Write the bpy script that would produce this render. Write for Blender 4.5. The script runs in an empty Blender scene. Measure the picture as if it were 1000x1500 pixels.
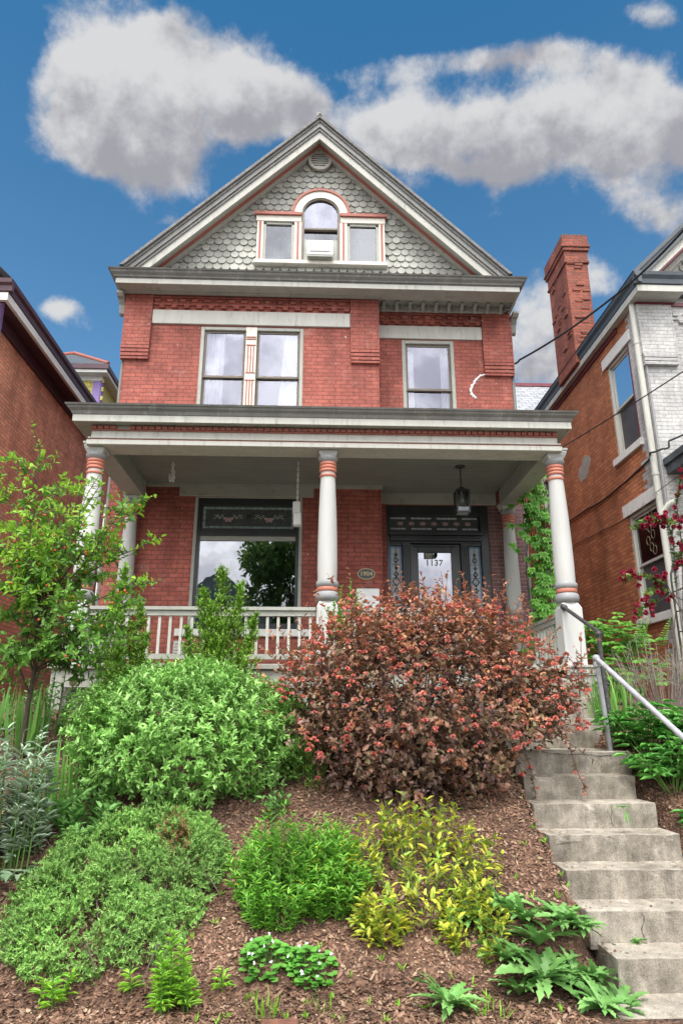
SKY_STRENGTH = .12; CLOUD = .42; SKY_TINT = (.28, .76, .86, 1); SUN_E = 1.5; EXPO = .88; AUREOLE = 7.5; BACK = 1.7
import bpy, bmesh, math, random
import numpy as np
from mathutils import Vector, Matrix, noise as mnoise
R = math.radians
rng = np.random.default_rng(7)
random.seed(11)
S = bpy.context.scene
COL = S.collection

# ------------------------------------------------------------------ camera (24 mm on a 36 mm tall frame, tilted up 17 degrees)
EYE = Vector((0, 0, 1.5)); TH = R(17.0); YAW = R(2.24)
cam = bpy.data.cameras.new('camera'); cam.sensor_fit = 'VERTICAL'; cam.sensor_height = 36; cam.sensor_width = 24
cam.lens = 24; cam.clip_end = 2000; cam.clip_start = .05
co = bpy.data.objects.new('camera', cam); COL.objects.link(co); co.location = EYE
co.rotation_euler = (math.pi/2 + TH, 0, -YAW); S.camera = co
FW = Vector((math.sin(YAW)*math.cos(TH), math.cos(YAW)*math.cos(TH), math.sin(TH)))
RT = Vector((math.cos(YAW), -math.sin(YAW), 0)); UP = RT.cross(FW)
def ray(px, py): return FW + RT*((px-500)/1000) + UP*((750-py)/1000)
def at(px, py, Y):                       # a point of the photograph at a measured depth
    d = ray(px, py); return EYE + d*(Y/d.y)
def atX(px, py, X):
    d = ray(px, py); return EYE + d*(X/d.x)

# ------------------------------------------------------------------ object helpers
ORG = {}
def tag(o, label=None, cat=None, group=None, kind=None):
    if label: o['label'] = label
    if cat: o['category'] = cat
    if group: o['group'] = group
    if kind: o['kind'] = kind
    return o
def thing(name, loc, label, cat, group=None):
    o = bpy.data.objects.new(name, None); COL.objects.link(o); o.location = loc; o.empty_display_size = .1
    ORG[o] = Vector(loc); return tag(o, label, cat, group)
def kids(o): return [c for c in bpy.data.objects if c.parent == o]
def copy_tree(o, parent=None):
    c = o.copy(); COL.objects.link(c); c.parent = parent
    for ch in kids(o): copy_tree(ch, c)
    return c
class MB:
    def __init__(s): s.v = []; s.f = []; s.m = []; s.mi = 0; s.sm = []
    def add(s, vs, fs, smooth=False):
        n = len(s.v); s.v += [tuple(v) for v in vs]
        for f in fs: s.f.append([i+n for i in f]); s.m.append(s.mi); s.sm.append(smooth)
        return s
    def box(s, x0, x1, y0, y1, z0, z1):
        if x0 > x1: x0, x1 = x1, x0
        if y0 > y1: y0, y1 = y1, y0
        if z0 > z1: z0, z1 = z1, z0
        return s.add([(x0,y0,z0),(x1,y0,z0),(x1,y1,z0),(x0,y1,z0),(x0,y0,z1),(x1,y0,z1),(x1,y1,z1),(x0,y1,z1)],
              [(0,3,2,1),(4,5,6,7),(0,1,5,4),(1,2,6,5),(2,3,7,6),(3,0,4,7)])
    def quad(s, a, b, c, d): return s.add([a,b,c,d], [(0,1,2,3)])
    def extrude(s, poly, vec, smooth=False):
        n = len(poly); vec = Vector(vec)
        a = [Vector(p) for p in poly]; b = [p+vec for p in a]
        s.add(a+b, [tuple(range(n))[::-1], tuple(range(n, 2*n))])
        return s.add(a+b, [(i, (i+1) % n, n+(i+1) % n, n+i) for i in range(n)], smooth)
    def prism_xz(s, pts, y0, y1): return s.extrude([(x, y0, z) for x, z in pts], (0, y1-y0, 0))
    def prism_yz(s, pts, x0, x1): return s.extrude([(x0, y, z) for y, z in pts], (x1-x0, 0, 0))
    def prism_xy(s, pts, z0, z1): return s.extrude([(x, y, z0) for x, y in pts], (0, 0, z1-z0))
    def lathe(s, prof, c, n=24, arc=None):
        vs = []; fs = []
        for r, z in prof:
            for k in range(n):
                a = 2*math.pi*k/n; vs.append((c[0]+r*math.cos(a), c[1]+r*math.sin(a), c[2]+z))
        for i in range(len(prof)-1):
            for k in range(n):
                k2 = (k+1) % n; fs.append((i*n+k, i*n+k2, (i+1)*n+k2, (i+1)*n+k))
        s.add(vs, fs, True)
        s.add([vs[k] for k in range(n)], [tuple(range(n))[::-1]]); s.add([vs[(len(prof)-1)*n+k] for k in range(n)], [tuple(range(n))])
        return s
    def tube(s, pts, r, n=6, cap=True):
        pts = [Vector(p) for p in pts]; m = len(pts)
        rs = list(r) if hasattr(r, '__len__') else [r]*m
        vs = []; fs = []; prev = None
        for i, p in enumerate(pts):
            d = (pts[min(i+1, m-1)]-pts[max(i-1, 0)])
            d = d.normalized() if d.length > 1e-9 else Vector((0, 0, 1))
            if prev is None:
                u = d.orthogonal().normalized()
            else:
                u = prev - d*prev.dot(d); u = u.normalized() if u.length > 1e-6 else d.orthogonal().normalized()
            prev = u; w = d.cross(u)
            for k in range(n):
                a = 2*math.pi*k/n; vs.append(p+(u*math.cos(a)+w*math.sin(a))*rs[i])
        for i in range(m-1):
            for k in range(n):
                k2 = (k+1) % n; fs.append((i*n+k, i*n+k2, (i+1)*n+k2, (i+1)*n+k))
        s.add(vs, fs, True)
        if cap: s.add(vs[:n], [tuple(range(n))[::-1]]); s.add(vs[-n:], [tuple(range(n))])
        return s
    def ball(s, c, r, n=8, m=6, sc=(1, 1, 1)):
        vs = [(c[0], c[1], c[2]-r*sc[2])]; fs = []
        for i in range(1, m):
            t = math.pi*i/m
            for k in range(n):
                a = 2*math.pi*k/n
                vs.append((c[0]+r*sc[0]*math.sin(t)*math.cos(a), c[1]+r*sc[1]*math.sin(t)*math.sin(a), c[2]-r*sc[2]*math.cos(t)))
        vs.append((c[0], c[1], c[2]+r*sc[2]))
        for k in range(n): fs.append((0, 1+(k+1) % n, 1+k))
        for i in range(m-2):
            for k in range(n):
                k2 = (k+1) % n; a = 1+i*n; fs.append((a+k, a+k2, a+n+k2, a+n+k))
        a = 1+(m-2)*n
        for k in range(n): fs.append((a+k, a+(k+1) % n, len(vs)-1))
        return s.add(vs, fs, True)
    def strip(s, p, d, up, L, ws, bend=0., fold=0., twist=0.):     # a bladed leaf of stations ws, bent towards -up
        p = Vector(p); d = Vector(d).normalized(); up = Vector(up); up = (up-d*up.dot(d)).normalized(); side = d.cross(up)
        vs = []; fs = []; n = len(ws); q = p.copy(); st = L/(n-1); ang = 0
        for i, w in enumerate(ws):
            dd = d*math.cos(ang)-up*math.sin(ang); uu = up*math.cos(ang)+d*math.sin(ang)
            sd = side*math.cos(twist*i/n)+uu*math.sin(twist*i/n)
            wl, wr = (w if isinstance(w, tuple) else (w, w))
            vs += [q-sd*wl+uu*fold*wl, q, q+sd*wr+uu*fold*wr]
            q = q+dd*st; ang += bend/(n-1)
        for i in range(n-1):
            a = i*3; fs += [(a, a+1, a+4, a+3), (a+1, a+2, a+5, a+4)]
        return s.add(vs, fs, True)
    def build(s, name, mat, parent=None, bevel=0, kind=None, seg=1):
        me = bpy.data.meshes.new(name)
        off = ORG.get(parent, Vector((0, 0, 0)))
        me.from_pydata([(v[0]-off[0], v[1]-off[1], v[2]-off[2]) for v in s.v], [], s.f)
        mats = mat if isinstance(mat, (list, tuple)) else [mat]
        for m in mats: me.materials.append(m)
        me.polygons.foreach_set('material_index', s.m); me.polygons.foreach_set('use_smooth', s.sm)
        me.update()
        o = bpy.data.objects.new(name, me); COL.objects.link(o)
        if parent is not None: o.parent = parent; ORG[o] = off
        if kind: o['kind'] = kind
        if bevel:
            b = o.modifiers.new('bevel', 'BEVEL'); b.width = bevel; b.segments = seg; b.limit_method = 'ANGLE'; b.angle_limit = R(40)
        return o
def top(o, label, cat, group=None):      # a thing that is one mesh: put its origin at its base
    me = o.data; n = len(me.vertices); a = np.zeros(n*3); me.vertices.foreach_get('co', a); a = a.reshape(-1, 3)
    c = Vector(((a[:, 0].min()+a[:, 0].max())/2, (a[:, 1].min()+a[:, 1].max())/2, a[:, 2].min()))
    me.vertices.foreach_set('co', (a-np.array(c)).ravel()); me.update(); o.location = c
    return tag(o, label, cat, group)

# ------------------------------------------------------------------ leaves, vectorised
def norm(a): return a/np.maximum(np.linalg.norm(a, axis=1, keepdims=True), 1e-9)
class Leaves:
    def __init__(s): s.V = []; s.n = 0; s.M = []
    def add(s, P, D, U, L, W, fold=.25, droop=.12, mi=0, wide=.35):
        P = np.asarray(P, float); n = len(P)
        if n == 0: return
        D = norm(np.asarray(D, float)); U = np.asarray(U, float); U = norm(U-D*(U*D).sum(1, keepdims=True)); Sd = np.cross(D, U)
        L = (np.ones(n)*L)[:, None]; W = (np.ones(n)*W)[:, None]
        b = P; t = P+D*L-U*droop*L
        l1 = P+D*L*wide*.72-Sd*W*.85+U*fold*W; l2 = P+D*L*(wide+.33)-Sd*W*.8+U*(fold*W-droop*L*.35)
        r1 = P+D*L*wide*.72+Sd*W*.85+U*fold*W; r2 = P+D*L*(wide+.33)+Sd*W*.8+U*(fold*W-droop*L*.35)
        s.V.append(np.stack([b, r1, r2, t, l2, l1], 1).reshape(-1, 3))
        s.M.append(np.repeat(np.ones(n, int)*mi if np.isscalar(mi) else np.asarray(mi), 2)); s.n += n
    def build(s, name, mat, parent=None, kind=None):
        V = np.concatenate(s.V); M = np.concatenate(s.M); off = ORG.get(parent, Vector((0, 0, 0))); V = V-np.array(off)
        n = s.n; me = bpy.data.meshes.new(name)
        base = np.arange(n)[:, None]*6
        F = np.concatenate([base+np.array([[0, 1, 2, 3]]), base+np.array([[0, 3, 4, 5]])], 1).reshape(-1)
        me.vertices.add(n*6); me.vertices.foreach_set('co', V.ravel())
        me.loops.add(n*8); me.loops.foreach_set('vertex_index', F.astype(np.int32))
        me.polygons.add(n*2); me.polygons.foreach_set('loop_start', (np.arange(n*2)*4).astype(np.int32))
        for m in (mat if isinstance(mat, (list, tuple)) else [mat]): me.materials.append(m)
        me.polygons.foreach_set('material_index', M.astype(np.int32))
        me.update(calc_edges=True); me.validate()
        o = bpy.data.objects.new(name, me); COL.objects.link(o)
        if parent is not None: o.parent = parent; ORG[o] = off
        if kind: o['kind'] = kind
        return o
def rdir(n): return norm(rng.normal(size=(n, 3)))

# ------------------------------------------------------------------ materials
def newmat(name):
    m = bpy.data.materials.new(name); m.use_nodes = True; nt = m.node_tree; b = nt.nodes['Principled BSDF']
    return m, nt, b
def nd(nt, t, **kw):
    n = nt.nodes.new(t)
    for k, v in kw.items(): setattr(n, k, v)
    return n
def rgb(c): return (c[0], c[1], c[2], 1)
def ramp(nt, stops):
    r = nd(nt, 'ShaderNodeValToRGB'); e = r.color_ramp.elements
    while len(e) < len(stops): e.new(.5)
    for i, (p, c) in enumerate(stops): e[i].position = p; e[i].color = rgb(c) if not isinstance(c, float) else (c, c, c, 1)
    return r
def mixc(nt, mode='MIX', fac=.5):
    m = nd(nt, 'ShaderNodeMix', data_type='RGBA', blend_type=mode); m.inputs[0].default_value = fac
    return m   # inputs 6, 7 ; output 2
def coords(nt, obj=False):
    if obj: return nd(nt, 'ShaderNodeTexCoord').outputs['Object']
    return nd(nt, 'ShaderNodeNewGeometry').outputs['Position']
def noise(nt, vec, scale, detail=4, rough=.55):
    n = nd(nt, 'ShaderNodeTexNoise'); n.inputs['Scale'].default_value = scale; n.inputs['Detail'].default_value = detail
    n.inputs['Roughness'].default_value = rough; nt.links.new(vec, n.inputs['Vector']); return n
def plain(name, c, rough=.55, var=.18, scale=5, bump=.1, dirt=None, metal=0, spec=.35, streak=False):
    m, nt, b = newmat(name); L = nt.links.new; pos = coords(nt)
    vec = pos
    if streak:
        mp = nd(nt, 'ShaderNodeMapping'); mp.inputs['Scale'].default_value = (1, 1, .15); L(pos, mp.inputs[0]); vec = mp.outputs[0]
    n1 = noise(nt, vec, scale, 6, .62)
    lo = tuple(x*(1-var) for x in c); hi = tuple(min(1, x*(1+var*.7)) for x in c)
    r = ramp(nt, [(.3, lo), (.7, hi)]); L(n1.outputs['Fac'], r.inputs[0]); out = r.outputs[0]
    if dirt:
        n2 = noise(nt, vec, scale*2.7, 8, .72); r2 = ramp(nt, [(.54, 0.0), (.72, 1.0)]); L(n2.outputs['Fac'], r2.inputs[0])
        mx = mixc(nt); L(r2.outputs[0], mx.inputs[0]); L(out, mx.inputs[6]); mx.inputs[7].default_value = rgb(dirt); out = mx.outputs[2]
    L(out, b.inputs['Base Color']); b.inputs['Roughness'].default_value = rough; b.inputs['Metallic'].default_value = metal
    b.inputs['Specular IOR Level'].default_value = spec
    if bump:
        n3 = noise(nt, pos, 60, 5, .6); bp = nd(nt, 'ShaderNodeBump'); bp.inputs['Strength'].default_value = bump; bp.inputs['Distance'].default_value = .01
        L(n3.outputs['Fac'], bp.inputs['Height']); L(bp.outputs[0], b.inputs['Normal'])
    return m
def brick(name, c1, c2, mortar, bw=.2, rh=.062, ms=.005, stain=(.2, .18, .16), stain_amt=.25, wob=.0, bump=.5, spot=None, rough=.75):
    m, nt, b = newmat(name); L = nt.links.new
    geo = nd(nt, 'ShaderNodeNewGeometry'); sp = nd(nt, 'ShaderNodeSeparateXYZ'); L(geo.outputs['Position'], sp.inputs[0])
    sn = nd(nt, 'ShaderNodeSeparateXYZ'); L(geo.outputs['True Normal'], sn.inputs[0])
    ab = nd(nt, 'ShaderNodeMath', operation='ABSOLUTE'); L(sn.outputs[0], ab.inputs[0])
    gt = nd(nt, 'ShaderNodeMath', operation='GREATER_THAN'); L(ab.outputs[0], gt.inputs[0]); gt.inputs[1].default_value = .6
    c_a = nd(nt, 'ShaderNodeCombineXYZ'); L(sp.outputs[0], c_a.inputs[0]); L(sp.outputs[2], c_a.inputs[1])
    c_b = nd(nt, 'ShaderNodeCombineXYZ'); L(sp.outputs[1], c_b.inputs[0]); L(sp.outputs[2], c_b.inputs[1])
    mx = nd(nt, 'ShaderNodeMix', data_type='VECTOR'); L(gt.outputs[0], mx.inputs[0]); L(c_a.outputs[0], mx.inputs[4]); L(c_b.outputs[0], mx.inputs[5])
    vec = mx.outputs[1]
    if wob:
        nw = noise(nt, geo.outputs['Position'], 9, 3); sb = nd(nt, 'ShaderNodeVectorMath', operation='SUBTRACT'); L(nw.outputs['Color'], sb.inputs[0]); sb.inputs[1].default_value = (.5, .5, .5)
        sc = nd(nt, 'ShaderNodeVectorMath', operation='SCALE'); L(sb.outputs[0], sc.inputs[0]); sc.inputs['Scale'].default_value = wob
        ad = nd(nt, 'ShaderNodeVectorMath', operation='ADD'); L(vec, ad.inputs[0]); L(sc.outputs[0], ad.inputs[1]); vec = ad.outputs[0]
    bt = nd(nt, 'ShaderNodeTexBrick'); L(vec, bt.inputs['Vector'])
    for k, v in (('Scale', 1), ('Mortar Size', ms), ('Mortar Smooth', .15), ('Bias', 0), ('Brick Width', bw), ('Row Height', rh)): bt.inputs[k].default_value = v
    bt.inputs['Color1'].default_value = rgb(c1); bt.inputs['Color2'].default_value = rgb(c2); bt.inputs['Mortar'].default_value = rgb(mortar)
    out = bt.outputs['Color']
    n1 = noise(nt, geo.outputs['Position'], 1.3, 7, .65); r1 = ramp(nt, [(.3, .66), (.7, 1.2)]); L(n1.outputs['Fac'], r1.inputs[0])
    mm = mixc(nt, 'MULTIPLY', 1); L(out, mm.inputs[6]); L(r1.outputs[0], mm.inputs[7]); out = mm.outputs[2]
    mps = nd(nt, 'ShaderNodeMapping'); mps.inputs['Scale'].default_value = (3.2, 3.2, .35); L(geo.outputs['Position'], mps.inputs[0])
    n6 = noise(nt, mps.outputs[0], 1, 6, .7); r6 = ramp(nt, [(.30, .74), (.5, 1.0), (.72, 1.14)]); L(n6.outputs['Fac'], r6.inputs[0])
    m6 = mixc(nt, 'MULTIPLY', 1); L(out, m6.inputs[6]); L(r6.outputs[0], m6.inputs[7]); out = m6.outputs[2]
    n4 = noise(nt, geo.outputs['Position'], 22, 4, .7); r4 = ramp(nt, [(.32, .76), (.7, 1.16)]); L(n4.outputs['Fac'], r4.inputs[0])
    m4 = mixc(nt, 'MULTIPLY', 1); L(out, m4.inputs[6]); L(r4.outputs[0], m4.inputs[7]); out = m4.outputs[2]
    if stain_amt:
        n2 = noise(nt, geo.outputs['Position'], 3.1, 9, .75); r2 = ramp(nt, [(.56, 0.0), (.78, stain_amt)]); L(n2.outputs['Fac'], r2.inputs[0])
        ms_ = mixc(nt); L(r2.outputs[0], ms_.inputs[0]); L(out, ms_.inputs[6]); ms_.inputs[7].default_value = rgb(stain); out = ms_.outputs[2]
    if spot:
        n5 = noise(nt, geo.outputs['Position'], 14, 3, .5); r5 = ramp(nt, [(.73, 0.0), (.76, .7)]); L(n5.outputs['Fac'], r5.inputs[0])
        m5 = mixc(nt); L(r5.outputs[0], m5.inputs[0]); L(out, m5.inputs[6]); m5.inputs[7].default_value = rgb(spot); out = m5.outputs[2]
    L(out, b.inputs['Base Color']); b.inputs['Roughness'].default_value = rough; b.inputs['Specular IOR Level'].default_value = .25
    inv = nd(nt, 'ShaderNodeMath', operation='SUBTRACT'); inv.inputs[0].default_value = 1; L(bt.outputs['Fac'], inv.inputs[1])
    n3 = noise(nt, geo.outputs['Position'], 45, 4); ml = nd(nt, 'ShaderNodeMath', operation='MULTIPLY_ADD'); L(n3.outputs['Fac'], ml.inputs[0]); ml.inputs[1].default_value = .5; L(inv.outputs[0], ml.inputs[2])
    bp = nd(nt, 'ShaderNodeBump'); bp.inputs['Strength'].default_value = bump; bp.inputs['Distance'].default_value = .008
    L(ml.outputs[0], bp.inputs['Height']); L(bp.outputs[0], b.inputs['Normal'])
    return m
def leafmat(name, cols, rough=.45, trans=.25, spec=.35):
    m, nt, b = newmat(name); L = nt.links.new
    geo = nd(nt, 'ShaderNodeNewGeometry'); r = ramp(nt, [(i/max(1, len(cols)-1), c) for i, c in enumerate(cols)]); L(geo.outputs['Random Per Island'], r.inputs[0])
    n1 = noise(nt, geo.outputs['Position'], 2.6, 3); r1 = ramp(nt, [(.3, .72), (.7, 1.3)]); L(n1.outputs['Fac'], r1.inputs[0])
    mm = mixc(nt, 'MULTIPLY', 1); L(r.outputs[0], mm.inputs[6]); L(r1.outputs[0], mm.inputs[7])
    L(mm.outputs[2], b.inputs['Base Color']); b.inputs['Roughness'].default_value = rough; b.inputs['Specular IOR Level'].default_value = spec
    tr = nd(nt, 'ShaderNodeBsdfTranslucent'); L(mm.outputs[2], tr.inputs[0])
    mx = nd(nt, 'ShaderNodeMixShader'); mx.inputs[0].default_value = trans; L(b.outputs[0], mx.inputs[1]); L(tr.outputs[0], mx.inputs[2])
    L(mx.outputs[0], nt.nodes['Material Output'].inputs[0]); return m
def glass(name, refl=.4, tint=(.9, .92, 1), wav=.0, rough=.0, dark=None):
    m = bpy.data.materials.new(name); m.use_nodes = True; nt = m.node_tree; nt.nodes.clear(); L = nt.links.new
    o = nd(nt, 'ShaderNodeOutputMaterial'); t = nd(nt, 'ShaderNodeBsdfTransparent'); g = nd(nt, 'ShaderNodeBsdfGlossy')
    t.inputs[0].default_value = rgb(dark or (.85, .88, .88)); g.inputs[0].default_value = rgb(tint); g.inputs['Roughness'].default_value = rough
    fr = nd(nt, 'ShaderNodeFresnel'); fr.inputs[0].default_value = 1.5
    ma = nd(nt, 'ShaderNodeMath', operation='MULTIPLY_ADD', use_clamp=True); L(fr.outputs[0], ma.inputs[0]); ma.inputs[1].default_value = 1-refl; ma.inputs[2].default_value = refl
    mx = nd(nt, 'ShaderNodeMixShader'); L(ma.outputs[0], mx.inputs[0]); L(t.outputs[0], mx.inputs[1]); L(g.outputs[0], mx.inputs[2]); L(mx.outputs[0], o.inputs[0])
    if wav:
        n = noise(nt, coords(nt), 2.2, 2); bp = nd(nt, 'ShaderNodeBump'); bp.inputs['Strength'].default_value = wav; bp.inputs['Distance'].default_value = .05
        L(n.outputs['Fac'], bp.inputs['Height']); L(bp.outputs[0], g.inputs['Normal'])
    return m
M = {}
M['brick'] = brick('painted red brick', (.375, .112, .080), (.285, .083, .062), (.175, .062, .050), rh=.070, ms=.0065, stain=(.52, .34, .28), stain_amt=.5, spot=(.62, .55, .52))
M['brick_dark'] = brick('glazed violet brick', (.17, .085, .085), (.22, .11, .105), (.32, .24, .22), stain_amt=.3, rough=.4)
M['brick_left'] = brick('old russet brick', (.78, .33, .185), (.58, .225, .135), (.36, .22, .16), bw=.21, rh=.07, ms=.009, stain=(.22, .14, .11), stain_amt=.25, wob=.010, bump=.8)
M['brick_right'] = brick('weathered orange brick', (.56, .205, .088), (.38, .125, .058), (.24, .125, .075), bw=.21, rh=.07, ms=.010, stain=(.24, .16, .13), stain_amt=.5, wob=.010, bump=.9)
M['brick_chim'] = brick('chimney brick', (.35, .095, .055), (.21, .062, .042), (.18, .09, .07), bw=.21, rh=.07, ms=.010, stain=(.09, .06, .05), stain_amt=.6, wob=.03, bump=1)
M['brick_white'] = brick('white painted brick', (.50, .495, .47), (.43, .425, .41), (.33, .32, .31), bw=.21, rh=.07, ms=.005, stain=(.33, .31, .29), stain_amt=.5, wob=.012, bump=.9)
M['trim_rake'] = plain('warm grey paint', (.40, .40, .355), var=.12, dirt=(.24, .235, .20), streak=True, scale=5.5)
M['trim'] = plain('pale grey paint', (.46, .457, .405), var=.1, dirt=(.27, .265, .225), streak=True, scale=5.5)
M['trim_white'] = plain('white paint', (.66, .66, .62), var=.08, dirt=(.42, .41, .37), scale=3)
M['trim_cream'] = plain('cream paint', (.66, .63, .54), var=.08, dirt=(.42, .40, .34), scale=4)
M['trim_mid'] = plain('grey green paint', (.34, .345, .30), var=.12, dirt=(.22, .22, .19), scale=3)
M['trim_dark'] = plain('dark olive grey paint', (.155, .155, .135), var=.15, rough=.45, dirt=(.09, .09, .08))
M['gutter'] = plain('weathered grey metal', (.175, .175, .16), var=.25, rough=.4, dirt=(.30, .30, .28), streak=True, scale=4)
M['slate_trim'] = plain('dark slate paint', (.07, .085, .095), var=.2, rough=.4)
M['red_paint'] = plain('brick red paint', (.33, .105, .075), var=.15, dirt=(.24, .13, .10), scale=9)
M['salmon'] = plain('salmon paint', (.50, .185, .125), var=.14, scale=9, dirt=(.36, .16, .12))
M['ring_grey'] = plain('mid grey paint', (.27, .275, .275), var=.15, scale=9)
M['column'] = plain('pale grey column paint', (.49, .493, .465), var=.14, dirt=(.38, .38, .345), scale=2.2, streak=True)
M['shingle'] = None
M['ceiling'] = plain('grey porch ceiling paint', (.23, .235, .205), var=.1, rough=.5)
M['black'] = plain('black door paint', (.022, .026, .025), var=.3, rough=.28, spec=.5, bump=.03)
M['maroon'] = plain('maroon paint', (.16, .035, .045), var=.2, rough=.4)
M['plum'] = plain('dark plum metal', (.075, .035, .045), var=.25, rough=.4)
M['lilac'] = plain('lilac paint', (.22, .15, .36), var=.2)
M['yellow'] = plain('yellow shingle paint', (.48, .42, .10), var=.2, scale=14, dirt=(.3, .26, .07))
M['bronze'] = plain('bronze window frame', (.15, .125, .095), var=.2, rough=.4)
M['iron'] = plain('rusty black iron', (.05, .048, .048), var=.4, rough=.5, dirt=(.22, .20, .19), scale=16)
M['pipe'] = plain('grey painted pipe', (.33, .34, .355), var=.2, rough=.5, dirt=(.22, .16, .12), scale=11)
M['white_plastic'] = plain('white plastic', (.75, .76, .75), var=.06, rough=.4)
M['cloth'] = None
M['roof'] = plain('grey shingle roof', (.17, .17, .165), var=.35, scale=14, rough=.8, bump=.5)
M['cable'] = plain('black cable', (.018, .018, .02), var=.2)
M['chain'] = plain('pale galvanised chain', (.74, .74, .72), rough=.4)
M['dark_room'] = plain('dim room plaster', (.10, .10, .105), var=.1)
M['mortar'] = plain('grey render patch', (.34, .32, .28), var=.25, scale=12, bump=.6)
M['stone'] = plain('carved limestone', (.36, .34, .30), var=.3, scale=8, dirt=(.16, .15, .13), bump=.7)
M['asphalt'] = plain('asphalt', (.05, .05, .052), var=.25, scale=9, bump=.5)
# ------------------------------------------------------------------ a few special materials
def m_shingle():
    m, nt, b = newmat('grey painted scallop shingle'); L = nt.links.new; geo = nd(nt, 'ShaderNodeNewGeometry')
    r = ramp(nt, [(0, (.25, .255, .22)), (.6, (.34, .345, .30)), (1, (.42, .425, .375))]); L(geo.outputs['Random Per Island'], r.inputs[0])
    n = noise(nt, geo.outputs['Position'], 5, 8, .7); r2 = ramp(nt, [(.3, .72), (.68, 1.12)]); L(n.outputs['Fac'], r2.inputs[0])
    mm = mixc(nt, 'MULTIPLY', 1); L(r.outputs[0], mm.inputs[6]); L(r2.outputs[0], mm.inputs[7]); L(mm.outputs[2], b.inputs['Base Color']); b.inputs['Roughness'].default_value = .7
    return m
M['shingle'] = m_shingle()
def m_cloth(name, c, trans, spec=.1, lace=False):
    m, nt, b = newmat(name); L = nt.links.new; pos = coords(nt)
    n = noise(nt, pos, 90 if lace else 8, 3); r = ramp(nt, [(.35, tuple(x*(.55 if lace else .9) for x in c)), (.65, c)]); L(n.outputs['Fac'], r.inputs[0])
    L(r.outputs[0], b.inputs['Base Color']); b.inputs['Roughness'].default_value = .9; b.inputs['Specular IOR Level'].default_value = spec
    tr = nd(nt, 'ShaderNodeBsdfTranslucent'); L(r.outputs[0], tr.inputs[0]); mx = nd(nt, 'ShaderNodeMixShader'); mx.inputs[0].default_value = trans
    L(b.outputs[0], mx.inputs[1]); L(tr.outputs[0], mx.inputs[2]); L(mx.outputs[0], nt.nodes['Material Output'].inputs[0]); return m
M['cloth'] = m_cloth('white curtain cloth', (.85, .86, .88), .3)
M['lace'] = m_cloth('lace curtain', (.40, .40, .43), .3, lace=True)
def m_bead():
    m, nt, b = newmat('beadboard ceiling'); L = nt.links.new; pos = coords(nt)
    w = nd(nt, 'ShaderNodeTexWave', wave_type='BANDS', bands_direction='Y'); w.inputs['Scale'].default_value = 3.6; L(pos, w.inputs['Vector'])
    r = ramp(nt, [(0, 0.0), (.12, 1.0)]); L(w.outputs['Fac'], r.inputs[0]); bp = nd(nt, 'ShaderNodeBump'); bp.inputs['Strength'].default_value = .8; bp.inputs['Distance'].default_value = .01
    L(r.outputs[0], bp.inputs['Height']); L(bp.outputs[0], b.inputs['Normal'])
    c = ramp(nt, [(0, (.12, .125, .105)), (.15, (.235, .24, .21))]); L(w.outputs['Fac'], c.inputs[0])
    n = noise(nt, pos, 2, 6, .6); r2 = ramp(nt, [(.3, .85), (.7, 1.1)]); L(n.outputs['Fac'], r2.inputs[0])
    mm = mixc(nt, 'MULTIPLY', 1); L(c.outputs[0], mm.inputs[6]); L(r2.outputs[0], mm.inputs[7]); L(mm.outputs[2], b.inputs['Base Color']); b.inputs['Roughness'].default_value = .5
    return m
M['bead'] = m_bead()
def m_concrete(name='weathered concrete', riser_shade=False):
    m, nt, b = newmat(name); L = nt.links.new; pos = coords(nt)
    n = noise(nt, pos, 3.2, 9, .7); r = ramp(nt, [(.28, (.20, .178, .14)), (.5, (.36, .322, .262)), (.72, (.49, .447, .37))]); L(n.outputs['Fac'], r.inputs[0])
    mp = nd(nt, 'ShaderNodeMapping'); mp.inputs['Scale'].default_value = (14, 14, 2.5); L(pos, mp.inputs[0])
    n2 = noise(nt, mp.outputs[0], 1, 6, .7); r2 = ramp(nt, [(.34, .62), (.62, 1.08)]); L(n2.outputs['Fac'], r2.inputs[0])
    mm = mixc(nt, 'MULTIPLY', .75); L(r.outputs[0], mm.inputs[6]); L(r2.outputs[0], mm.inputs[7])
    if riser_shade:      # patchy darkening that paints shade onto the upright step faces
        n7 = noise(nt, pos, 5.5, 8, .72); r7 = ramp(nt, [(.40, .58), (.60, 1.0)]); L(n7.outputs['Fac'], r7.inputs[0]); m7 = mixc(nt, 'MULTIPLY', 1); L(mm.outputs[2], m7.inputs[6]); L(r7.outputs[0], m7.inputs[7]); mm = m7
    n5 = noise(nt, pos, 120, 3, .6); r5 = ramp(nt, [(.36, .6), (.5, 1.0), (.68, 1.15)]); L(n5.outputs['Fac'], r5.inputs[0])
    m5 = mixc(nt, 'MULTIPLY', .8); L(mm.outputs[2], m5.inputs[6]); L(r5.outputs[0], m5.inputs[7])
    L(m5.outputs[2], b.inputs['Base Color']); b.inputs['Roughness'].default_value = .85; b.inputs['Specular IOR Level'].default_value = .2
    n3 = noise(nt, pos, 70, 8, .75); bp = nd(nt, 'ShaderNodeBump'); bp.inputs['Strength'].default_value = .7; bp.inputs['Distance'].default_value = .006
    L(n3.outputs['Fac'], bp.inputs['Height']); L(bp.outputs[0], b.inputs['Normal']); return m
M['concrete'] = m_concrete(); M['concrete_shaded'] = m_concrete('shaded riser concrete', True)
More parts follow.
